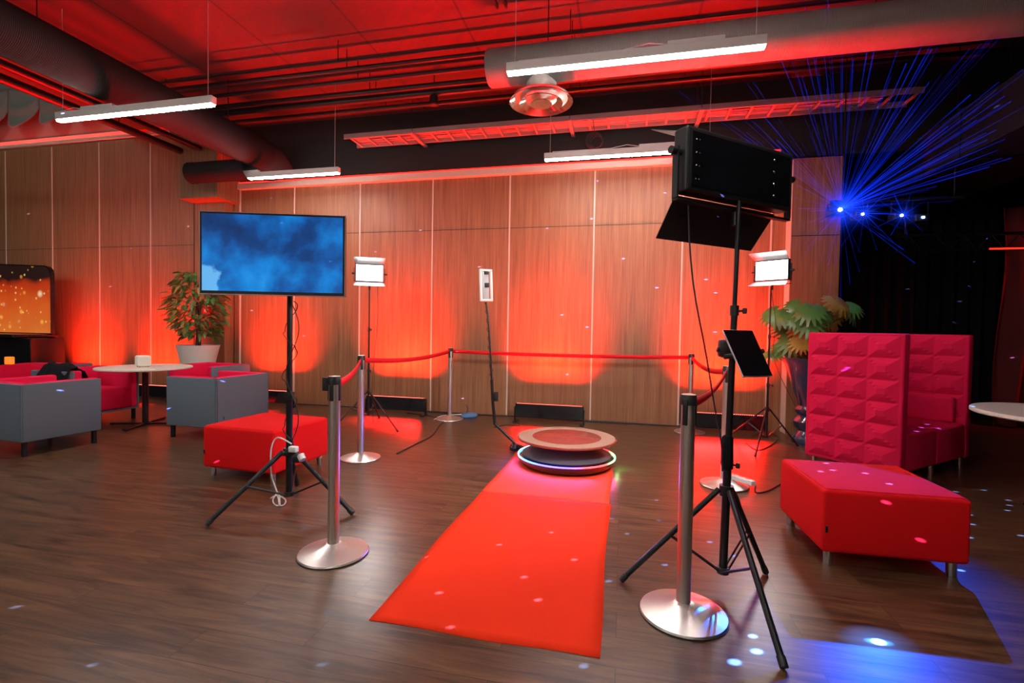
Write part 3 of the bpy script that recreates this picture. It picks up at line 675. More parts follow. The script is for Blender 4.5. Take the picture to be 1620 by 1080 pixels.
tv = thing('television', (cc.x, cc.y, 1.478), 'flat television on the tripod showing a blue cloudy sky', 'television', rz=an)
WT, HTV = (pr2 - pl_).length, 0.548
MB().box((0, 0.022, HTV / 2), (WT, 0.040, HTV)).build('casing', M['gloss_black'], tv, bevel=0.004)
MB().box((0, 0.05, HTV / 2), (WT * 0.7, 0.05, HTV * 0.6)).build('back_cover', M['plastic'], tv, bevel=0.01)
MB().box((0, 0, 0), (WT - 0.030, 0.004, HTV - 0.040)).build('screen', M['sky_screen'], tv).location = (0, -0.0015, HTV / 2 + 0.006)
fr = MB()
for (cx_, cz_, sx_, sz_) in ((0, 0.003, WT + 0.004, 0.006), (WT / 2, HTV / 2, 0.004, HTV + 0.004), (-WT / 2, HTV / 2, 0.004, HTV + 0.004), (0, HTV - 0.001, WT + 0.004, 0.004)):
    fr.box((cx_, 0.002, cz_), (sx_, 0.008, sz_))
fr.build('frame', M['chrome'], tv)
# cables round the TV stand
o_ = MB(); bx0 = Vector((TVs[0], TVs[1], 0))
pts = []
for k in range(60):
    z = 1.45 - k * 0.0175; a = k * 0.33; rr_ = 0.030 + 0.018 * (math.sin(k * 0.5) > 0.2) + 0.02 * math.exp(-((z - 1.1) / 0.06) ** 2)
    pts.append(bx0 + Vector((rr_ * math.cos(a), rr_ * math.sin(a), z)))
o_.tube(pts, 0.0035, 6)
pts = [bx0 + Vector((0.045 + 0.05 * math.sin(k * 0.35), -0.03, 1.42 - k * 0.035)) for k in range(30)]
o_.tube(pts, 0.0035, 6)
tag(o_.build('cable', M['cable']), 'thin black cables wound round the television stand', 'cable')
wc = MB(); P = [at_z(*p_) for p_ in ()]
q = [bx0 + Vector(v_) for v_ in ((0.05, -0.04, 0.46), (-0.05, -0.05, 0.50), (-0.10, -0.05, 0.44), (-0.11, -0.05, 0.33), (-0.09, -0.06, 0.22), (-0.05, -0.06, 0.12), (-0.02, -0.07, 0.03))]
q += [at_z(x, y, 0.006) for (x, y) in ((441, 778), (432, 790), (436, 799), (448, 799), (452, 792), (446, 786), (436, 784), (428, 788))]

wc.tube(smooth(q), 0.005, 8)
tag(wc.build('white_cable', M['white']), 'white cable looping down to the floor under the television stand', 'cable')
t = thing('power_adapter', (bx0.x + 0.09, bx0.y - 0.06, 0.34), 'black and white plug block strapped to the television stand', 'plug')
MB().rbox((0.03, 0, 0.03), (0.075, 0.05, 0.055), 0.008, R(20)).build('black_plug', M['plastic'], t)
MB().tube([(0.06, -0.02, 0.06), (0.085, -0.03, 0.03)], 0.024, 16).rbox((-0.01, 0.0, 0.09), (0.06, 0.04, 0.04), 0.008).build('white_plug', M['white'], t)
MB().tube([(-0.09, 0.06, 0.07), (0.03, 0, 0.05)], 0.006, 8).build('plug_strap', M['plastic'], t)

# big panel stand at the right
SR = (0.512, 2.56)
ft = [at_z(983, 921), at_z(1240, 1060), at_z(1211, 908)]
rst = stand('light_stand', SR, [(p.x, p.y) for p in ft], 0.50, 0.085, (0.545, 2.585, 1.93), 'tall black light stand carrying the big panel and the tablet, beside the right carpet edge', tube_r=0.016,
            sections=[(0.08, 0.64, 0.020), (0.60, 1.40, 0.016), (1.38, 1.93, 0.011)], cross=0.5)
# velcro wrap and clamp on pole
MB().lathe([(0.018, 0.0), (0.030, 0.03), (0.027, 0.16), (0.018, 0.17)], (0.006, 0.0, 0.60), 16).build('strap', M['cloth_black'], rst)
tbc = at_y(1183, 558, 2.44)
MB().rbox((0.0, -0.01, tbc.z + 0.015), (0.10, 0.07, 0.09), 0.015).tube([(0.01, 0, tbc.z + 0.01), (tbc.x - SR[0], tbc.y - SR[1] + 0.02, tbc.z)], 0.014, 10).tube([(0, -0.02, tbc.z - 0.01), (-0.06, -0.03, tbc.z + 0.01)], 0.012, 8).build('tablet_clamp', M['plastic'], rst)
c4 = [at_y(1143, 521, 2.475), at_y(1190, 522, 2.535), at_y(1223, 595, 2.415), at_y(1176, 596, 2.355)]
tb = MB(); cen = sum(c4, Vector()) / 4; 
ex = ((c4[1] + c4[2]) - (c4[0] + c4[3])).normalized(); ez = ((c4[0] + c4[1]) - (c4[2] + c4[3])); ez = (ez - ex * ez.dot(ex)).normalized(); ey = ez.cross(ex)
q = [c4[3], c4[2], c4[1], c4[0]]
cen2 = cen
t = thing('tablet', cen2, 'black tablet clamped at an angle on the tall stand', 'tablet')
cl_ = [p_ - cen2 for p_ in c4]
MB().slab([cl_[3], cl_[2], cl_[1], cl_[0]], -0.009).build('tablet_body', M['alu'], t, bevel=0.002)
nrm = (cl_[2] - cl_[3]).cross(cl_[0] - cl_[3]).normalized()
MB().slab([p_ * 0.975 + nrm * 0.0015 for p_ in (cl_[3], cl_[2], cl_[1], cl_[0])], -0.001).build('tablet_screen', M['glass_tablet'], t)
MB().tube([cl_[0].lerp(cl_[3], 0.55) - nrm * 0.02 - (cl_[1] - cl_[0]) * 0.22, cl_[1].lerp(cl_[2], 0.42) - nrm * 0.02 + (cl_[1] - cl_[0]) * 0.16], 0.012, 8).build('tablet_grip', M['plastic'], t)
# big LED panel
pa = Vector((0.268, 2.34, 0)); pb = Vector((0.86, 2.84, 0)); an = math.atan2((pb - pa).y, (pb - pa).x)
WP = (pb - pa).length; HP = 0.30; TP = 0.085
bp_ = thing('panel_light', ((pa.x + pb.x) / 2, (pa.y + pb.y) / 2, 1.928), 'big black light panel seen from behind, on the tall right stand', 'light', rz=an)
MB().box((0, TP / 2, HP / 2), (WP, TP, HP)).build('casing', M['plastic'], bp_, bevel=0.012)
MB().box((0, -0.002, HP / 2), (WP - 0.06, 0.004, HP - 0.05)).build('back_plate', M['gloss_black'], bp_, bevel=0.001)
for z_ in (0.055, 0.115, 0.175, 0.235):
    for x_, r_ in ((-WP / 2 + 0.055, 0.004), (-WP / 2 + 0.075, 0.003), (WP / 2 - 0.16, 0.007)):
        MB().tube([(x_, -0.004, z_ + 0.005), (x_, -0.008, z_ + 0.005)], [r_, r_ * 0.6], 10).build('screw', M['chrome'], bp_)
MB().box((0, TP + 0.002, HP / 2), (WP - 0.05, 0.004, HP - 0.04)).build('led_face', M['led_big'], bp_)
yk = MB().box((-WP / 2 - 0.025, TP * 0.5, HP / 2 - 0.06), (0.012, 0.035, HP - 0.06)).box((WP / 2 + 0.025, TP * 0.5, HP / 2 - 0.06), (0.012, 0.035, HP - 0.06)).box((0, TP * 0.5, -0.036), (WP + 0.06, 0.035, 0.012))
yk.build('yoke', M['black'], bp_, bevel=0.003)
for s_ in (-1, 1): MB().tube([(s_ * (WP / 2), TP * 0.5, HP * 0.62), (s_ * (WP / 2 + 0.06), TP * 0.5, HP * 0.62)], 0.018, 14).build('knob', M['plastic'], bp_)
MB().cyl((0.0, TP * 0.5, -0.11), 0.018, 0.075, 14).build('spigot', M['plastic'], bp_)
MB().slab([(-WP / 2 + 0.02, TP, 0.0), (WP / 2 - 0.02, TP, 0.0), (WP / 2 - 0.07, TP + 0.10, -0.19), (-WP / 2 + 0.0, TP + 0.10, -0.19)], 0.003).build('barn_door', M['black_matte'], bp_)
MB().slab([(-WP / 2 + 0.02, TP, HP), (WP / 2 - 0.02, TP, HP), (WP / 2 - 0.0, TP + 0.14, HP + 0.05), (-WP / 2 - 0.01, TP + 0.14, HP + 0.05)], 0.003).build('barn_door', M['flap'], bp_)
# cable down from the panel
cbp = [(1089, 325, 2.40), (1092, 400, 2.40), (1100, 470, 2.42), (1117, 560, 2.45), (1130, 640, 2.48), (1141, 700, 2.52), (1143, 745, 2.53)]
pts = [at_y(x, y, Y) for (x, y, Y) in cbp]
def cable(pts, r_, m_, label, name='cable'):
    return tag(MB().tube(smooth([Vector(p) for p in pts]), r_, 7).build(name, m_), label, 'cable')
cable(pts, 0.004, M['cable'], 'thin black cable hanging from the big light panel down its stand')
cable([at_y(1148, 770, 2.60), at_y(1163, 778, 2.66), at_y(1172, 800, 2.68), at_y(1180, 830, 2.70), at_y(1192, 860, 2.74), at_y(1212, 900, 2.80), at_z(1214, 912, 0.006)], 0.0035, M['cable'], 'thin black cable hanging along the rear leg of the tall stand')
for nm, bpos, tgt, pwr in (('a', BP, Vector((-1.3, 4.9, 0.3)), 0),): pass

# video lights at the wall (left and right)
def video_light(P, face, label, tilt=-6, flip=1):
    an = math.atan2(face.y, face.x) + PI / 2          # local -y faces the target
    t = thing('video_light', (P.x, P.y, P.z - 0.13), label, 'light', rz=an, group='video lights with silver flaps')
    W_, H_, T_ = 0.36, 0.24, 0.06
    MB().box((0, T_ / 2, H_ / 2 + 0.01), (W_, T_, H_)).build('casing', M['plastic'], t, bevel=0.006)
    MB().box((0, -0.002, H_ / 2 + 0.01), (W_ - 0.02, 0.004, H_ - 0.03)).build('led_face', M['led_panel'], t)
    MB().slab([(-W_ / 2, 0, H_ + 0.01), (W_ / 2, 0, H_ + 0.01), (W_ / 2 + 0.02, -0.14, H_ + 0.08), (-W_ / 2 - 0.02, -0.14, H_ + 0.08)], 0.003).build('top_flap', M['flap'], t)
    MB().slab([(-W_ / 2, 0, 0.01), (W_ / 2, 0, 0.01), (W_ / 2 + 0.02, -0.14, -0.05), (-W_ / 2 - 0.02, -0.14, -0.05)], 0.003).build('bottom_flap', M['flap'], t)
    MB().box((-W_ / 2 - 0.015, T_ / 2, H_ / 2 - 0.02), (0.008, 0.03, H_ * 0.8)).box((W_ / 2 + 0.015, T_ / 2, H_ / 2 - 0.02), (0.008, 0.03, H_ * 0.8)).box((0, T_ / 2, -0.030), (W_ + 0.04, 0.03, 0.008)).build('yoke', M['black'], t)
    for s_ in (-1, 1): MB().tube([(s_ * (W_ / 2 + 0.005), T_ / 2, H_ / 2), (s_ * (W_ / 2 + 0.045), T_ / 2, H_ / 2)], 0.014, 10).build('knob', M['plastic'], t)
    MB().cyl((0, T_ / 2, -0.09), 0.014, 0.06, 12).build('spigot', M['plastic'], t)
    n_ = Vector((face.x, face.y, 0)).normalized()
    area('video_light_beam', P + n_ * 0.02, Vector((n_.x, n_.y, -0.12)), 0.32, 0.20, 11, (1.0, 0.95, 0.92), 150, up=Vector((-n_.y, n_.x, 0)))
    return t
fL = (Vector((0.55, -1.0, 0))); fR = (Vector((-0.75, -1.0, 0)))
video_light(VL_L, fL, 'bright white video light with silver flaps, left of the room centre', 0)
video_light(VL_R, fR, 'bright white video light with silver flaps, at the right pier', 0)
for (P, fs_, lab) in ((VL_L, [at_z(520, 687), at_z(629, 683), at_z(600, 662)], 'thin black light stand under the left video light'),
                      (VL_R, [at_z(1195, 722), at_z(1262, 706), at_z(1150, 693)], 'thin black light stand under the right video light')):
    stand('light_stand', (P.x, P.y), [(f_.x, f_.y) for f_ in fs_], 0.42, 0.10, (P.x, P.y, P.z - 0.20), lab, tube_r=0.011, sections=[(0.09, 0.70, 0.013), (0.66, 1.25, 0.011), (1.2, P.z - 0.2, 0.008)])
area('panel_light_beam', Vector((0.53, 2.66, 2.07)) + Vector((-0.645, 0.764, 0)) * 0.05, (-0.645, 0.764, -0.45), 0.68, 0.24, 40, (1.0, 0.93, 0.86), 130, up=Vector((0.764, 0.645, 0)))
cable([VL_L + Vector((0.10, 0.03, -0.1)), VL_L + Vector((0.11, 0.03, -0.6)), VL_L + Vector((0.07, 0.02, -1.1)), VL_L + Vector((0.05, 0.0, -1.6)), VL_L + Vector((0.06, 0.02, -1.985))], 0.003, M['cable'], 'thin black cable hanging from the left video light')
cable([VL_R + Vector((0.0, 0.02, -0.18)), VL_R + Vector((0.06, 0.0, -0.6)), VL_R + Vector((0.05, -0.02, -1.0)), VL_R + Vector((0.25, -0.1, -1.5)), VL_R + Vector((0.5, -0.15, -1.985))], 0.003, M['cable'], 'thin black cable hanging from the right video light')

# ------------------------------------------------------------------ wash bars
WLAB = ['red wash light bar left of the chairs, at the foot of the left wall', 'red wash light bar behind the round table with the white speaker', 'red wash light bar behind the television stand',
        'red wash light bar behind the left video light stand', 'red wash light bar behind the round platform', 'red wash light bar behind the right stands, at the wood wall']
for i, (x_, y_) in enumerate(WASH):
    t = thing('wash_bar', (x_, y_, 0), WLAB[i], 'light', group='red wash light bars on the floor')
    tm = Matrix.Rotation(R(-14), 3, 'X')
    MB().box((0, 0, 0.155), (0.94, 0.075, 0.19), mtx=tm).build('casing', M['gloss_black'], t, bevel=0.006)
    MB().box((0, 0.022, 0.2515), (0.90, 0.045, 0.003), mtx=tm).build('lens', M['red_led'], t)
    dd = MB()
    for k in range(36): dd.box((-0.44 + k * 0.0251, -0.018, 0.2540), (0.010, 0.012, 0.005), mtx=tm)
    dd.build('led_row', M['red_dot_led'], t)
    for s_ in (-1, 1):
        MB().box((s_ * 0.475, 0, 0.13), (0.012, 0.06, 0.16)).box((s_ * 0.455, -0.02, 0.006), (0.06, 0.17, 0.012)).box((s_ * 0.475, 0, 0.035), (0.012, 0.05, 0.07)).build('foot_bracket', M['black'], t)

# ------------------------------------------------------------------ ottomans
def ottoman(c, rz, w_, d_, h0, h1, label):
    t = thing('ottoman', (c[0], c[1], 0), label, 'ottoman', rz=rz, group='red block ottomans')
    o = MB().rbox((0, 0, (h0 + h1) / 2), (w_, d_, h1 - h0), 0.022, seg=4).build('upholstery', M['red_fabric'], t)
    MB().rbox((0, 0, h1 - 0.006), (w_ - 0.03, d_ - 0.03, 0.022), 0.011).build('top_panel', M['red_fabric'], t)
    MB().box((-w_ / 2 + 0.02, -d_ / 2 - 0.002, h0 + 0.13), (0.012, 0.004, 0.035)).build('fabric_tag', M['plastic'], t)
    for sx_ in (-1, 1):
        for sy_ in (-1, 1):
            MB().cyl((sx_ * (w_ / 2 - 0.055), sy_ * (d_ / 2 - 0.055), 0), 0.024, h0 + 0.005, 20).build('leg', M['chrome'], t)
    return t
ottoman((1.430, 3.275), R(2.0), 0.705, 0.66, 0.085, 0.43, 'large red block ottoman at the right, beside the tall black stand')
ottoman((-3.03, 3.655), R(-3.0), 0.72, 0.68, 0.085, 0.43, 'red block ottoman at the left, behind the television stand')

# ------------------------------------------------------------------ armchairs
def armchair(c, rz, label, W_=0.80, D_=0.67):
    t = thing('tub_armchair', (c[0], c[1], 0), label, 'armchair', rz=rz, group='grey and crimson tub armchairs')
    z0, z1 = 0.14, 0.685; th = 0.022
    sh = MB()
    sh.rbox((0, -D_ / 2 + th / 2, (z0 + z1) / 2), (W_, th, z1 - z0), 0.008)
    for s_ in (-1, 1): sh.rbox((s_ * (W_ / 2 - th / 2), 0, (z0 + z1) / 2), (th, D_, z1 - z0), 0.008)
    sh.box((0, 0, z0 + 0.012), (W_ - 0.01, D_ - 0.01, 0.022))
    sh.build('shell', M['grey_fabric'], t)
    pd = MB(); q = 0.085
    pd.rbox((0, -D_ / 2 + th + q / 2, (z0 + z1) / 2 + 0.012), (W_ - 2 * th, q, z1 - z0 - 0.01), 0.02)
    for s_ in (-1, 1): pd.rbox((s_ * (W_ / 2 - th - q / 2), 0.004, (z0 + z1) / 2 + 0.012), (q, D_ - 0.02, z1 - z0 - 0.01), 0.02)
    pd.build('padding', M['crimson'], t)
    MB().rbox((0, 0.045, z0 + 0.16), (W_ - 2 * th - 2 * q + 0.01, D_ - 0.10, 0.27), 0.03, seg=4).build('seat_cushion', M['crimson'], t)
    MB().box((-W_ / 2 + 0.10, -D_ / 2 - 0.002, 0.24), (0.012, 0.004, 0.035)).build('fabric_tag', M['plastic'], t)
    for sx_ in (-1, 1):
        for sy_ in (-1, 1):
            MB().box((sx_ * (W_ / 2 - 0.045), sy_ * (D_ / 2 - 0.045), z0 / 2), (0.035, 0.035, z0)).build('leg', M['black'], t, bevel=0.003)
    return t
c1 = Vector((-5.44, 3.34)); rz1 = R(-5)
cc1 = c1 + Vector((math.cos(rz1) * -0.40 - math.sin(rz1) * 0.33, math.sin(rz1) * -0.40 + math.cos(rz1) * 0.33))
armchair(cc1, rz1, 'grey tub armchair with crimson lining, cut by the left edge, seen from behind')
armchair((-4.63, 4.78), R(90), 'grey tub armchair with crimson lining between the round table and the left ottoman')
armchair((-6.65, 4.78), R(-90), 'crimson seated tub armchair with a black jacket on it, left of the round table')
armchair((-5.88, 5.88), R(178), 'grey and crimson tub armchair behind the round table, before the white planter')
armchair((-7.75, 5.0), R(200), 'grey tub armchair farthest to the left, before the black bar')
# jacket on the left chair
vs = []; fs = []; nu, nv = 26, 22
for j in range(nv + 1):
    for i in range(nu + 1):
        u_ = i / nu; v_ = j / nv
        x = -6.86 + 0.48 * u_ + 0.03 * math.sin(v_ * 6)
        d_ = (v_ - 0.5)
        z = 0.745 - 0.9 * max(0, abs(d_) - 0.13) * 0.75 + 0.018 * math.sin(u_ * 13 + v_ * 5) * math.sin(v_ * 9) + 0.02 * math.sin(u_ * 5)
        y = 4.46 + 0.15 * max(-0.9, min(0.9, d_ * 2.4)) + 0.03 * math.sin(u_ * 9 + v_ * 3)
        if d_ > 0.2: y += 0.05; z += 0.01
        vs.append((x, y, z))
for j in range(nv):
    for i in range(nu):
        a = j * (nu + 1) + i; fs.append((a, a + 1, a + nu + 2, a + nu + 1))
o = MB().add(vs, fs, True).build('jacket', M['cloth_black']); md = o.modifiers.new('solid', 'SOLIDIFY'); md.thickness = 0.02; md.offset = 1
tag(o, 'black jacket thrown over the arm of the chair left of the round table', 'jacket')

# ------------------------------------------------------------------ tables
t = thing('round_table', (-5.83, 4.86, 0), 'round white table with a black cross foot among the armchairs', 'table')
MB().lathe([(0.0, 0.705), (0.485, 0.705), (0.50, 0.712), (0.50, 0.725), (0.495, 0.73), (0.0, 0.73)], (0, 0, 0), 64).build('tabletop', M['table_white'], t)
MB().cyl((0, 0, 0.02), 0.034, 0.64, 24).build('column', M['gloss_black'], t)
MB().cyl((0, 0, 0.655), 0.022, 0.05, 20).build('collar', M['chrome'], t)
ft_ = MB()
for a in (R(20), R(110)): ft_.rbox((0, 0, 0.018), (0.80, 0.045, 0.022), 0.006, a)
ft_.build('cross_foot', M['black'], t)
for a in (20, 110, 200, 290): MB().cyl((0.38 * math.cos(R(a)), 0.38 * math.sin(R(a)), 0.0), 0.015, 0.012, 12).build('glide', M['black'], t)
t = thing('table_speaker', (-5.83, 4.83, 0.730), 'small white ribbed cube lantern on the round table', 'lantern')
MB().rbox((0, 0, 0.078), (0.135, 0.135, 0.13), 0.016, R(-25)).build('body', mat('white_ribbed_shade', (0.74, 0.70, 0.60), 0.5, emit=(1.0, 0.85, 0.65), es=0.12), t)
for (sx_, sy_) in ((-1, -1), (1, -1), (1, 1), (-1, 1)):
    q_ = Matrix.Rotation(R(-25), 3, 'Z') @ Vector((sx_ * 0.045, sy_ * 0.045, 0)); MB().cyl((q_.x, q_.y, 0), 0.008, 0.016, 10).build('foot', mat('brass_%d%d' % (sx_, sy_), (0.6, 0.4, 0.15), 0.3, 1.0), t)
rb = MB()
for k in range(11):
    for s_ in (-1, 1):
        q_ = Matrix.Rotation(R(-25), 3, 'Z') @ Vector((-0.05 + k * 0.01, s_ * 0.068, 0)); rb.tube([(q_.x, q_.y, 0.03), (q_.x, q_.y, 0.13)], 0.0025, 6)
        q_ = Matrix.Rotation(R(-25), 3, 'Z') @ Vector((s_ * 0.068, -0.05 + k * 0.01, 0)); rb.tube([(q_.x, q_.y, 0.03), (q_.x, q_.y, 0.13)], 0.0025, 6)
rb.build('ribs', M['table_white'], t)
t = thing('round_table', (3.22, 4.25, 0), 'round white table at the right edge beside the crimson booth', 'table')
MB().lathe([(0.0, 0.700), (0.585, 0.700), (0.60, 0.708), (0.60, 0.728), (0.594, 0.735), (0.0, 0.735)], (0, 0, 0), 64).build('tabletop', M['table_white'], t)
MB().lathe([(0.0, 0.0), (0.26, 0.0), (0.28, 0.02), (0.10, 0.06), (0.06, 0.12), (0.06, 0.55), (0.10, 0.66), (0.22, 0.70), (0, 0.70)], (0, 0, 0), 40).build('pedestal', M['gloss_black'], t)

# ------------------------------------------------------------------ booth sofa at the right
t = thing('booth_sofa', (2.29, 4.64, 0), 'crimson high sided booth sofa with tufted walls, behind the right ottoman', 'sofa', rz=R(42))
def tufted(mb, O, ux, uz, n, cols, rows, w_, h_, depth=0.034, K=8):
    O = Vector(O); ux = Vector(ux); uz = Vector(uz); n = Vector(n); nu = cols * K; nv = rows * K; vs = []; fs = []
    for j in range(nv + 1):
        for i in range(nu + 1):
            a = (i % K) / K * 2 - 1 if i % K else -1; b = (j % K) / K * 2 - 1 if j % K else -1
            q0 = 1 - max(abs(a), abs(b)); hh = min(1.0, q0 * 1.4); hh = 0.75 * hh + 0.25 * math.sin(hh * PI / 2)
            vs.append(O + ux * (w_ * i / nu) + uz * (h_ * j / nv) + n * (depth * hh))
    for j in range(nv):
        for i in range(nu):
            q = j * (nu + 1) + i; fs.append((q, q + 1, q + nu + 2, q + nu + 1))
    mb.add(vs, fs, False)
    return mb
SW, SD, SH, ST = 1.40, 0.79, 1.295, 0.10
# wings: near wing at x=0, far wing at x=SW ; back panel at y=SD
for k, x_ in enumerate((ST / 2, SW - ST / 2)):
    wv_ = MB().rbox((x_, SD / 2, (0.10 + SH) / 2), (ST, SD, SH - 0.10), 0.015).build('side_wall', M['crimson'], t)
    tf = MB(); xo = x_ - ST / 2 - 0.001; xi = x_ + ST / 2 + 0.001
    tufted(tf, (xo, SD - 0.03, 0.13), (0, -1, 0), (0, 0, 1), (-1, 0, 0), 3, 6, SD - 0.06, SH - 0.15)
    tufted(tf, (xi, 0.03, 0.13), (0, 1, 0), (0, 0, 1), (1, 0, 0), 3, 6, SD - 0.06, SH - 0.15)
    tf.build('tufting', M['crimson'], wv_)
bk = MB().rbox((SW / 2, SD - ST / 2, (0.10 + SH) / 2), (SW - 2 * ST + 0.01, ST, SH - 0.10), 0.015).build('back_wall', M['crimson'], t)
tf = MB(); tufted(tf, (ST, SD - ST - 0.001, 0.13), (1, 0, 0), (0, 0, 1), (0, -1, 0), 5, 6, SW - 2 * ST, SH - 0.15)
tf.build('tufting', M['crimson'], bk)
for k in range(2):
    wx = (SW - 2 * ST) / 2 - 0.003
    MB().rbox((ST + wx * (k + 0.5) + 0.003, (SD - ST) / 2 - 0.005, 0.27), (wx - 0.004, SD - ST - 0.02, 0.33), 0.025, seg=4).build('seat', M['crimson'], t)
MB().rbox((SW / 2, SD - ST - 0.06, 0.56), (SW - 2 * ST - 0.02, 0.10, 0.26), 0.03).build('back_cushion', M['crimson'], t)
for k, x_ in enumerate((ST + 0.055, SW - ST - 0.055)): MB().rbox((x_, SD / 2 - 0.08, 0.56), (0.09, SD - 0.30, 0.26), 0.03).build('arm_cushion', M['crimson'], t)
for x_ in (0.06, SW / 2, SW - 0.07):
    for y_ in (0.05, SD - 0.06): MB().cyl((x_, y_, 0), 0.02, 0.105, 16).build('leg', M['chrome'], t)

# ------------------------------------------------------------------ plants
def leaf_blade(mb, base, direction, length, width, droop, roll):
    d = Vector(direction).normalized(); s_ = d.cross(Vector((0, 0, 1)))
    s_ = s_.normalized() if s_.length > 0.05 else Vector((1, 0, 0))
    s_ = Matrix.Rotation(roll, 3, d) @ s_; up = s_.cross(d)
    prof = [(0.0, 0.0), (0.22, 0.75), (0.5, 1.0), (0.78, 0.6), (1.0, 0.0)]
    vs = []; fs = []
    for (a, w_) in prof:
        c = Vector(base) + d * (length * a) - Vector((0, 0, droop * a * a)) * length
        vs += [c - s_ * width * w_ * 0.5 + up * 0.12 * width * w_, c, c + s_ * width * w_ * 0.5 + up * 0.12 * width * w_]
    for i in range(4):
        q = i * 3; fs += [(q, q + 1, q + 4, q + 3), (q + 1, q + 2, q + 5, q + 4)]
    mb.add(vs, fs, True)
t = thing('planter', (-6.52, 6.30, 0), 'white tapered planter behind the armchairs at the left pier', 'planter')
MB().lathe([(0.0, 0.0), (0.185, 0.0), (0.19, 0.02), (0.205, 0.35), (0.235, 0.65), (0.285, 0.88), (0.30, 0.945), (0.275, 0.945), (0.255, 0.87), (0.0, 0.87)], (0, 0, 0), 48).build('pot_body', M['pot'], t)
MB().lathe([(0.254, 0.872), (0.1, 0.89), (0.0, 0.895)], (0, 0, 0), 32).build('soil', M['soil'], t)
t = thing('ficus_tree', (-6.52, 6.30, 0.895), 'leafy ficus tree standing in the white planter', 'plant')
tk = MB(); rnd = random.Random(11)
for k in range(3):
    a0_ = k * 2.1; tk.tube([(0.03 * math.cos(a0_ + z * 4), 0.03 * math.sin(a0_ + z * 4), z) for z in [q * 0.06 for q in range(13)]], 0.013, 8)
for k in range(16):
    z = 0.30 + 0.045 * k; a = k * 2.4; L = 0.22 + 0.08 * rnd.random()
    tk.tube([(0, 0, z), (L * 0.5 * math.cos(a), L * 0.5 * math.sin(a), z + 0.09), (L * math.cos(a), L * math.sin(a), z + 0.13)], [0.006, 0.004, 0.002], 5)
tk.build('trunk', M['stem'], t)
for nm, m_, cnt in (('foliage', M['leaf'], 560), ('pale_foliage', M['leaf_gold'], 60)):
    lf = MB()
    for k in range(cnt):
        z = 0.18 + 1.0 * rnd.random(); tt = (z - 0.18) / 1.0
        rr_ = 0.36 * (0.55 + 0.6 * math.sin(PI * min(1, tt * 0.85 + 0.12))) * (0.35 + 0.65 * math.sqrt(rnd.random())) * (0.75 if tt < .2 else 1)
        a = rnd.random() * 2 * PI
        dirv = Vector((math.cos(a) + rnd.uniform(-.6, .6), math.sin(a) + rnd.uniform(-.6, .6), rnd.uniform(-1.1, 0.5)))
        leaf_blade(lf, (rr_ * math.cos(a), min(0.22, rr_ * math.sin(a)), z), dirv, rnd.uniform(0.10, 0.16), rnd.uniform(0.040, 0.062), 0.25, rnd.uniform(-0.8, 0.8))
    lf.build(nm, m_, t)
# urn and monstera at the right pier
UX, UY = 2.16, 6.26
t = thing('urn', (UX, UY, 0), 'tall glossy navy urn between the right pier and the crimson booth', 'vase')
MB().lathe([(0.0, 0.0), (0.19, 0.0), (0.20, 0.03), (0.17, 0.10), (0.13, 0.15), (0.17, 0.20), (0.185, 0.26), (0.15, 0.31), (0.13, 0.33), (0.17, 0.37), (0.175, 0.40), (0.13, 0.44), (0.15, 0.50), (0.20, 0.62), (0.235, 0.78), (0.28, 0.92), (0.33, 0.985), (0.33, 1.0), (0.30, 1.0), (0.24, 0.90), (0.0, 0.90)], (0, 0, 0), 56).build('urn_body', M['urn'], t)
MB().lathe([(0.239, 0.902), (0.1, 0.915), (0.0, 0.92)], (0, 0, 0), 32).build('soil', M['soil'], t)
t = thing('monstera_plant', (UX, UY, 0.92), 'big split leaved green plant standing in the navy urn', 'plant')
rnd = random.Random(5)
def monstera(mb, c, n, up, size):
    c = Vector(c); n = Vector(n).normalized(); s_ = n.cross(Vector(up)).normalized(); u_ = s_.cross(n)
    for k in range(15):                      # lobes round a heart
        a = -2.55 + 5.1 * k / 14; L = size * (0.62 + 0.38 * math.cos(a * 0.55)); wv = size * 0.115
        d = (u_ * math.cos(a) + s_ * math.sin(a)); e = n.cross(d)
        tip = c + d * L - n * 0.22 * L; mid = c + d * L * 0.6 + n * 0.03 * size
        mb.add([c - e * wv * 0.15, c + e * wv * 0.15, mid + e * wv, tip + e * wv * 0.4, tip - e * wv * 0.4, mid - e * wv], [(0, 1, 2, 5), (5, 2, 3, 4)], True)
st = MB(); g1 = MB(); g2 = MB()
for k in range(46):
    a = k * 2.39996; el = 0.10 + 0.95 * ((k % 9) / 8.0); rr_ = 0.16 + 0.30 * rnd.random()
    c = Vector((rr_ * math.cos(a) * 1.05 + 0.06, min(0.14, rr_ * math.sin(a) * 0.8), 0.06 + 0.60 * el * (1.1 - 0.5 * abs(rr_ * math.cos(a)))))
    if c.x * 0.669 - c.y * 0.743 > 0.16 and c.z < 0.52: continue
    st.tube([(0, 0, 0), (c.x * 0.35, c.y * 0.35, c.z * 0.75), tuple(c)], [0.010, 0.007, 0.004], 6)
    nrm = Vector((c.x * 0.9, c.y * 0.6 - 0.55, 0.45)) + Vector((rnd.uniform(-.3, .3), rnd.uniform(-.3, .1), rnd.uniform(-.2, .3)))
    monstera(g2 if k % 4 == 0 else g1, c, nrm, (c.x, c.y, -0.35), rnd.uniform(0.14, 0.21))
st.build('stems', M['stem'], t); g1.build('leaves', M['leaf_dark'], t); g2.build('yellow_leaves', M['leaf_gold'], t)

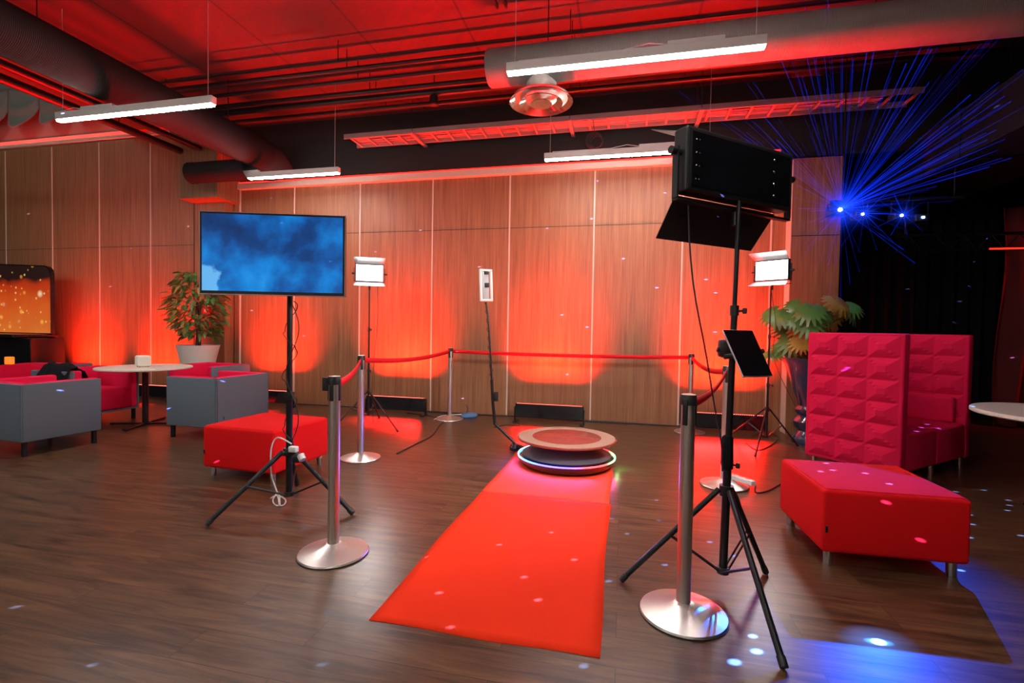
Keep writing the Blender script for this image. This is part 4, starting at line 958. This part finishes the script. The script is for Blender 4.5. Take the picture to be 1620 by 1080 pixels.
# ------------------------------------------------------------------ sign, bar, far left
q = at_y(329, 484, LW)
t = thing('fire_alarm_sign', (q.x, LW - 0.012, q.z), 'small red and white fire alarm sign on the left pier beside the ficus', 'sign')
MB().box((0, 0, 0), (0.17, 0.02, 0.25)).build('red_plate', M['red_sign'], t, bevel=0.003)
MB().box((0.02, -0.012, 0.045), (0.11, 0.004, 0.11)).build('white_pictogram', M['white_sign'], t)
MB().box((-0.01, -0.013, -0.075), (0.08, 0.004, 0.05)).build('white_box', M['white_sign'], t)
MB().prism([(-0.02, -0.002), (0.03, -0.002), (0.03, 0.0), (-0.02, 0.0)], 0.01, 0.07).build('pictogram_flame', M['red_sign'], t).location = (0.02, -0.014, 0.0)
t = thing('bar_counter', (-10.7, 6.02, 0), 'glossy black bar counter at the far left, before the orange backdrop', 'bar')
MB().box((-0.06, 0.1, 0.50), (2.80, 0.50, 1.0)).build('body', M['gloss_black'], t, bevel=0.01)
MB().rbox((-0.2, 0.06, 1.03), (2.7, 0.66, 0.06), 0.015).build('countertop', M['gloss_black'], t)
poly = []; x0, x1, z0, z1 = -1.3, 1.20, 0.0, 1.17; rr_ = 0.16
poly = [(x0, z0), (x1, z0)] + [(x1 - rr_ + rr_ * math.cos(a * PI / 16), z1 - rr_ + rr_ * math.sin(a * PI / 16)) for a in range(9)] + [(x0, z1 + 0.10)]
t = thing('backlit_backdrop', (-10.72, 6.30, 1.061), 'glowing orange backdrop of sparkling lights on the black bar', 'backdrop')
pv = MB().prism([(p_[0], p_[1]) for p_ in poly], -0.03, 0.03); 
for v_ in pv.v: v_.y, v_.z = v_.z, v_.y
pv.build('frame', M['gloss_black'], t)
pv = MB().prism([(p_[0] * 0.99, 0.015 + p_[1] * 0.97) for p_ in poly], -0.036, -0.031)
for v_ in pv.v: v_.y, v_.z = v_.z, v_.y
pv.build('picture', M['bokeh'], t)
t = thing('orange_lamp', (-7.86, 4.70, 0.705), 'small orange glowing box on the armchair at the far left', 'lamp')
MB().rbox((0, 0, 0.05), (0.09, 0.06, 0.10), 0.012, R(10)).build('glow_box', M['orange'], t)

# ------------------------------------------------------------------ small things on the floor
q = at_z(1165, 767, 0.03)
t = thing('power_strip', (0.98, 4.30, 0.045), 'white power strip lying on the foot of the stanchion behind the tall stand', 'power strip', rz=R(-50))
MB().rbox((0, 0, 0.02), (0.24, 0.055, 0.04), 0.008).build('strip_body', M['white'], t)
for k in range(3): MB().cyl((-0.07 + 0.065 * k, 0, 0.0395), 0.018, 0.0015, 16).build('socket', M['alu'], t)
cable([(1.07, 4.20, 0.05), at_z(1196, 779, 0.01), at_z(1215, 776, 0.008), at_z(1235, 765, 0.008), at_z(1262, 750, 0.008), (1.62, 4.7, 0.006)], 0.006, M['cable'], 'black cable running from the power strip behind the right ottoman')
q = at_z(743, 656)
t = thing('cable_reel', (-2.13, 6.62, 0), 'flat blue cable reel on the floor beside the far stanchion', 'cable reel')
MB().lathe([(0, 0), (0.10, 0), (0.115, 0.015), (0.115, 0.04), (0.09, 0.055), (0.0, 0.06)], (0, 0, 0), 32).build('reel_body', M['blue_plastic'], t)
MB().tube([(-0.04, 0, 0.05), (-0.03, 0.01, 0.12), (-0.06, 0.02, 0.17)], 0.006, 6).build('handle', M['cable'], t)
cable([at_z(628, 717, 0.006), at_z(660, 701, 0.006), at_z(683, 689, 0.006), at_z(695, 673, 0.006), at_z(702, 665, 0.006), (-2.62, 6.45, 0.006), (-3.1, 6.62, 0.006)], 0.006, M['cable'], 'black cable crossing the floor to the stanchion at the wood wall')
cable([at_z(686, 664, 0.008), at_z(697, 658, 0.012), (-2.42, 6.58, 0.02), (-2.25, 6.62, 0.03)], 0.005, M['white'], 'white cable from the blue reel round the far stanchion')
cable([(x_, D - 0.05 - 0.03 * abs(math.sin(x_ * 2.1)), 0.008) for x_ in [-5.9 + 0.4 * k for k in range(19)]], 0.008, M['cable'], 'black cable lying along the foot of the wood wall')
cable([(x_, D - 0.10 + 0.03 * math.sin(x_ * 3.1), 0.007) for x_ in [-4.0 + 0.35 * k for k in range(14)]], 0.006, M['cable'], 'second thin black cable along the foot of the wood wall')
cable([at_z(782, 676, 0.006), at_z(800, 672, 0.006), (-1.3, 6.2, 0.006), (-1.4, 6.45, 0.006)], 0.005, M['cable'], 'thin black cable behind the platform towards the wash bar')
cable([at_z(1180, 700, 0.006), at_z(1200, 712, 0.006), at_z(1225, 700, 0.006), at_z(1230, 690, 0.006), at_z(1205, 684, 0.006), at_z(1190, 690, 0.006)], 0.005, M['cable'], 'loop of black cable between the legs of the right video light stand')

# ------------------------------------------------------------------ laser projectors and beams
LY = 6.40
LAS = [at_y(1330, 331, LY), at_y(1366, 338, LY), at_y(1428, 340, LY), at_y(1462, 343, LY)]
LL = ['laser projector with a burst of blue beams, beside the wood pier', 'small blue laser projector second from the pier', 'small blue laser projector third from the pier', 'faint blue laser projector farthest right of the row']
t = thing('lighting_bar', (LAS[1].x + 0.30, 6.46, LAS[1].z + 0.16), 'black bar that carries the row of blue lasers', 'bar')
MB().tube([(-0.62, 0, 0), (0.72, 0, 0)], 0.024, 12).build('tube', M['black'], t)
for x_ in (-0.5, 0.62): MB().tube([(x_, 0, 0), (x_, 0, CE - (LAS[1].z + 0.161))], 0.006, 6).build('hanging_rod', M['black'], t)
for i, P in enumerate(LAS):
    t = thing('laser_projector', (P.x, P.y + 0.10, P.z - 0.06), LL[i], 'laser', group='blue lasers on the bar at the right')
    k_ = 1.0 if i == 0 else 0.7
    yt = LAS[1].z + 0.16 - 0.022 - (P.z - 0.06)
    MB().rbox((0, 0, 0.06), (0.20 * k_, 0.16, 0.12 * k_), 0.01).build('casing', M['plastic'], t)
    MB().tube([(0, -0.078, 0.06), (0, -0.090, 0.06)], 0.022 * k_ if i == 0 else 0.014, 16).build('lens', M['blue_star'], t)
    MB().box((-0.11 * k_, -0.02, (yt + 0.06) / 2), (0.006, 0.03, yt - 0.06)).box((0.11 * k_, -0.02, (yt + 0.06) / 2), (0.006, 0.03, yt - 0.06)).box((0, -0.02, yt), (0.22 * k_, 0.05, 0.006)).build('yoke', M['black'], t)
def beam_mat(name, col, strength, fall):
    mt = bpy.data.materials.new(name); mt.use_nodes = True; nt = mt.node_tree; nt.nodes.clear()
    out = nt.nodes.new('ShaderNodeOutputMaterial'); tr_ = nt.nodes.new('ShaderNodeBsdfTransparent'); em = nt.nodes.new('ShaderNodeEmission'); ad = nt.nodes.new('ShaderNodeAddShader')
    tc = nt.nodes.new('ShaderNodeTexCoord'); ln = nt.nodes.new('ShaderNodeVectorMath'); ln.operation = 'LENGTH'; nt.links.new(tc.outputs['Object'], ln.inputs[0])
    n_ = nt.nodes.new('ShaderNodeTexNoise'); n_.inputs['Scale'].default_value = 1.6; nt.links.new(tc.outputs['Object'], n_.inputs['Vector'])
    dv = nt.nodes.new('ShaderNodeMath'); dv.operation = 'ADD'; dv.inputs[1].default_value = 0.12; nt.links.new(ln.outputs['Value'], dv.inputs[0])
    d2 = nt.nodes.new('ShaderNodeMath'); d2.operation = 'DIVIDE'; d2.inputs[0].default_value = strength; nt.links.new(dv.outputs[0], d2.inputs[1])
    pw = nt.nodes.new('ShaderNodeMath'); pw.operation = 'POWER'; pw.inputs[1].default_value = 4.0; nt.links.new(n_.outputs['Fac'], pw.inputs[0])
    ml = nt.nodes.new('ShaderNodeMath'); ml.operation = 'MULTIPLY'; nt.links.new(d2.outputs[0], ml.inputs[0]); nt.links.new(pw.outputs[0], ml.inputs[1])
    ml2 = nt.nodes.new('ShaderNodeMath'); ml2.operation = 'MULTIPLY'; ml2.inputs[1].default_value = 16.0; nt.links.new(ml.outputs[0], ml2.inputs[0])
    em.inputs[0].default_value = (*col, 1); nt.links.new(ml2.outputs[0], em.inputs[1])
    nt.links.new(tr_.outputs[0], ad.inputs[0]); nt.links.new(em.outputs[0], ad.inputs[1]); nt.links.new(ad.outputs[0], out.inputs[0])
    try: mt.cycles.emission_sampling = 'NONE'
    except Exception: pass
    return mt
M['beam'] = beam_mat('laser_beam_haze', (0.004, 0.03, 1.0), 0.075, 3)
rnd = random.Random(21)
ends = [(1240, 60), (1262, 120), (1205, 180), (1150, 165), (1180, 220), (1095, 150), (1225, 240), (1268, 225), (1305, 10), (1308, 140), (1333, 60), (1330, 5), (1350, 110), (1372, 150), (1388, 60), (1398, 5),
        (1410, 120), (1420, 180), (1434, 100), (1440, 170), (1462, 90), (1480, 30), (1490, 8), (1470, 130), (1505, 120), (1520, 90), (1535, 150), (1560, 70), (1590, 40), (1615, 5), (1545, 190), (1580, 130),
        (1500, 200), (1560, 210), (1600, 160), (1618, 110), (1590, 220), (1500, 245), (1530, 250), (1480, 275), (1585, 250), (1470, 300), (1500, 310), (1440, 320), (1256, 290), (1262, 330), (1280, 352), (1275, 400), (1290, 430),
        (1295, 380), (1310, 420), (1345, 450), (1360, 400), (1400, 380), (1330, 480), (1430, 395), (1180, 130), (1285, 60), (1272, 5), (1600, 250), (1618, 170)]
def beams(P, ends, label, r0, r1):
    b_ = MB()
    for (ex_, ey_) in ends:
        Y = rnd.uniform(4.6, 6.0)
        E_ = at_y(ex_, ey_, Y) - P
        if (E_ + P).z > CE - 0.05: E_ = E_ * ((CE - 0.05 - P.z) / E_.z)
        if E_.length < 0.1: continue
        b_.tube([E_.normalized() * 0.02, E_ * 0.5, E_], [r0, (r0 + r1) / 2 * rnd.uniform(0.6, 1.3), r1 * rnd.uniform(0.6, 1.4)], 8, caps=False)
    o = b_.build('laser_beams', M['beam']); o.location = P
    tag(o, label, 'laser beams', kind='stuff'); return o
beams(LAS[0] + Vector((0, -0.02, 0)), ends + [(e_[0] + rnd.uniform(-22, 22), e_[1] + rnd.uniform(-22, 22)) for e_ in ends], 'fan of thin blue laser beams in the haze beside the wood pier', 0.0012, 0.0036)
beams(LAS[1] + Vector((0, -0.02, 0)), [(1366 + 70 * math.cos(a), 338 + 60 * math.sin(a)) for a in [k * 0.42 for k in range(15)]], 'short blue rays round the second laser', 0.0015, 0.004)
beams(LAS[2] + Vector((0, -0.02, 0)), [(1428 + 45 * math.cos(a), 340 + 35 * math.sin(a)) for a in [k * 0.6 + .2 for k in range(10)]], 'short blue rays round the third laser', 0.0015, 0.004)

def haze_mat(name, col, strength, rad):
    mt = bpy.data.materials.new(name); mt.use_nodes = True; nt = mt.node_tree; nt.nodes.clear()
    out = nt.nodes.new('ShaderNodeOutputMaterial'); em = nt.nodes.new('ShaderNodeEmission'); em.inputs[0].default_value = (*col, 1)
    tc = nt.nodes.new('ShaderNodeTexCoord'); ln = nt.nodes.new('ShaderNodeVectorMath'); ln.operation = 'LENGTH'; nt.links.new(tc.outputs['Object'], ln.inputs[0])
    mr = nt.nodes.new('ShaderNodeMapRange'); mr.inputs[1].default_value = rad; mr.inputs[2].default_value = 0.0; mr.inputs[3].default_value = 0; mr.inputs[4].default_value = 1
    nt.links.new(ln.outputs['Value'], mr.inputs[0])
    pw = nt.nodes.new('ShaderNodeMath'); pw.operation = 'POWER'; pw.inputs[1].default_value = 5; nt.links.new(mr.outputs[0], pw.inputs[0])
    ml = nt.nodes.new('ShaderNodeMath'); ml.operation = 'MULTIPLY'; ml.inputs[1].default_value = strength; nt.links.new(pw.outputs[0], ml.inputs[0])
    nt.links.new(ml.outputs[0], em.inputs[1]); nt.links.new(em.outputs[0], out.inputs['Volume'])
    try: mt.cycles.emission_sampling = 'NONE'
    except Exception: pass
    return mt
for i, (rad, st_, lb_) in enumerate(((0.45, 9.0, 'blue haze glowing round the brightest laser'), (0.26, 6.0, 'small blue haze round the second laser'), (0.22, 6.0, 'small blue haze round the third laser'))):
    o = MB().lathe([(0.0, -rad)] + [(rad * math.cos(a * PI / 16), rad * math.sin(a * PI / 16)) for a in range(-7, 8)] + [(0.0, rad)], (0, 0, 0), 24).build('laser_haze', haze_mat('laser_haze_%d' % i, (0.01, 0.06, 1.0), st_, rad))
    o.location = LAS[i] + Vector((0, -0.02, 0)); tag(o, lb_, 'haze', kind='stuff')

# laser dots: the projector throws a pattern of small spots
def dot_light(name, loc, targets, power, color, r0, big=(), squash=(1, 1, 1)):
    L = bpy.data.lights.new(name, 'POINT'); L.energy = power; L.color = color; L.shadow_soft_size = 0.0
    L.use_nodes = True; nt = L.node_tree; em = nt.nodes.get('Emission') or nt.nodes.new('ShaderNodeEmission')
    tc = nt.nodes.new('ShaderNodeTexCoord'); nm = nt.nodes.new('ShaderNodeVectorMath'); nm.operation = 'NORMALIZE'; nt.links.new(tc.outputs['Normal'], nm.inputs[0])
    sq = nt.nodes.new('ShaderNodeVectorMath'); sq.operation = 'MULTIPLY'; sq.inputs[1].default_value = squash; nt.links.new(nm.outputs[0], sq.inputs[0])
    acc = None; loc = Vector(loc)
    for (T_, r_, s_) in [(x, r0 / (Vector(x) - loc).length, (Vector(x) - loc).length_squared / 22.0) for x in targets] + [(x[0], x[1], x[2]) for x in big]:
        d = (Vector(T_) - loc).normalized(); d = Vector((d.x * squash[0], d.y * squash[1], d.z * squash[2]))
        dt = nt.nodes.new('ShaderNodeVectorMath'); dt.operation = 'DISTANCE'; dt.inputs[1].default_value = d; nt.links.new(sq.outputs[0], dt.inputs[0])
        mr = nt.nodes.new('ShaderNodeMapRange'); mr.inputs[1].default_value = r_; mr.inputs[2].default_value = r_ * 0.3; mr.inputs[3].default_value = 0; mr.inputs[4].default_value = s_
        nt.links.new(dt.outputs['Value'], mr.inputs[0])
        if acc is None: acc = mr.outputs[0]
        else:
            ad = nt.nodes.new('ShaderNodeMath'); ad.operation = 'ADD'; nt.links.new(acc, ad.inputs[0]); nt.links.new(mr.outputs[0], ad.inputs[1]); acc = ad.outputs[0]
    nt.links.new(acc, em.inputs['Strength'])
    o = bpy.data.objects.new(name, L); COL.objects.link(o); o.location = loc
    return o
FL = [(874, 840), (792, 859), (676, 878), (911, 882), (832, 909), (698, 934), (854, 945), (716, 988), (928, 1046), (963, 919), (1039, 791), (1017, 803), (968, 820), (1042, 823), (992, 844), (1003, 776), (1052, 893),
      (1123, 857), (1160, 879), (1191, 1006), (1534, 814), (1538, 829), (1534, 850), (1595, 791), (1597, 799), (1594, 807), (1612, 830), (1616, 847), (1520, 902), (1557, 775), (229, 758), (25, 960), (148, 1051), (510, 1051), (519, 969), (481, 835)]
TT = [at_z(x, y, 0.01 if 640 < x < 960 else 0.0) for (x, y) in FL] + [at_z(x, y, 0.43) for (x, y) in ((1307, 734), (1298, 747), (1317, 745), (1369, 750), (1407, 767), (1330, 731))] + \
     [at_z(x, y, 0.435) for (x, y) in ((1450, 682), (1458, 676), (1467, 671), (1484, 677), (1445, 695), (1490, 686))]
LP = LAS[0] + Vector((-0.35, -1.6, 0.2))
LP = Vector((2.75, 6.3, 3.3))
BG = [(at_z(1390, 1015), 0.0036, 1.8), (at_z(1162, 1047), 0.0032, 1.6), (at_z(1197, 1030), 0.0030, 1.6), (at_z(1390, 1015), 0.018, 0.02), (at_z(1162, 1047), 0.013, 0.02), (at_z(1197, 1030), 0.013, 0.02)]
dot_light('laser_dots', LP, [], 9000, (0.03, 0.22, 1.0), 0.0034, [(at_z(1390, 1015), 0.0046, 0.5), (at_z(1162, 1047), 0.0034, 0.4), (at_z(1197, 1030), 0.0034, 0.4)], (0.13, 1.4, 1.4))  # added light without a projector, draws flare streaks over the three brightest floor spots
dot_light('laser_dots', LP, TT, 20000, (0.10, 0.30, 1.0), 0.015, BG, (0.55, 1.2, 1.2))
WLD = [(562, 305), (617, 348), (945, 286), (936, 346), (1052, 305), (665, 364), (866, 361), (594, 398), (758, 422), (986, 409), (1039, 455), (889, 498), (929, 517), (605, 472), (723, 571), (897, 592), (1043, 649), (555, 634), (732, 630),
       (429, 313), (398, 491), (481, 531), (492, 590), (1132, 463), (1117, 442), (1131, 525), (1096, 554)]
WL2 = [(150, 308), (45, 338), (298, 358), (207, 393), (175, 453)]
TT = [at_y(x, y, D) for (x, y) in WLD] + [at_y(x, y, LW) for (x, y) in WL2] + [at_y(x, y, 2.94) for (x, y) in ((1402, 794), (1457, 853))] + [at_y(342, 728, 3.3), at_y(90, 608, 3.5), at_y(352, 602, 4.45), at_y(267, 647, 4.4)]
TT += [at_y(x, y, 5.0) for (x, y) in ((1334, 588), (1338, 586))] + [at_y(x, y, 5.6) for (x, y) in ((1441, 577), (1547, 586))]
TT += [at_y(x, y, 8.8) for (x, y) in ((1490, 272), (1508, 295), (1560, 308), (1570, 335), (1541, 411), (1535, 451), (1520, 474), (1511, 508), (1590, 581), (1437, 455))]
TT += [at_y(1360, 47, 4.8), at_y(1388, 88, 4.8), at_y(1305, 92, 4.8)]
dot_light('laser_dots', (0.4, -1.2, 3.4), TT, 15000, (0.26, 0.26, 1.0), 0.030, [(at_y(150, 482, LW), 0.15, 0.018)], (1, 1, 3.6))
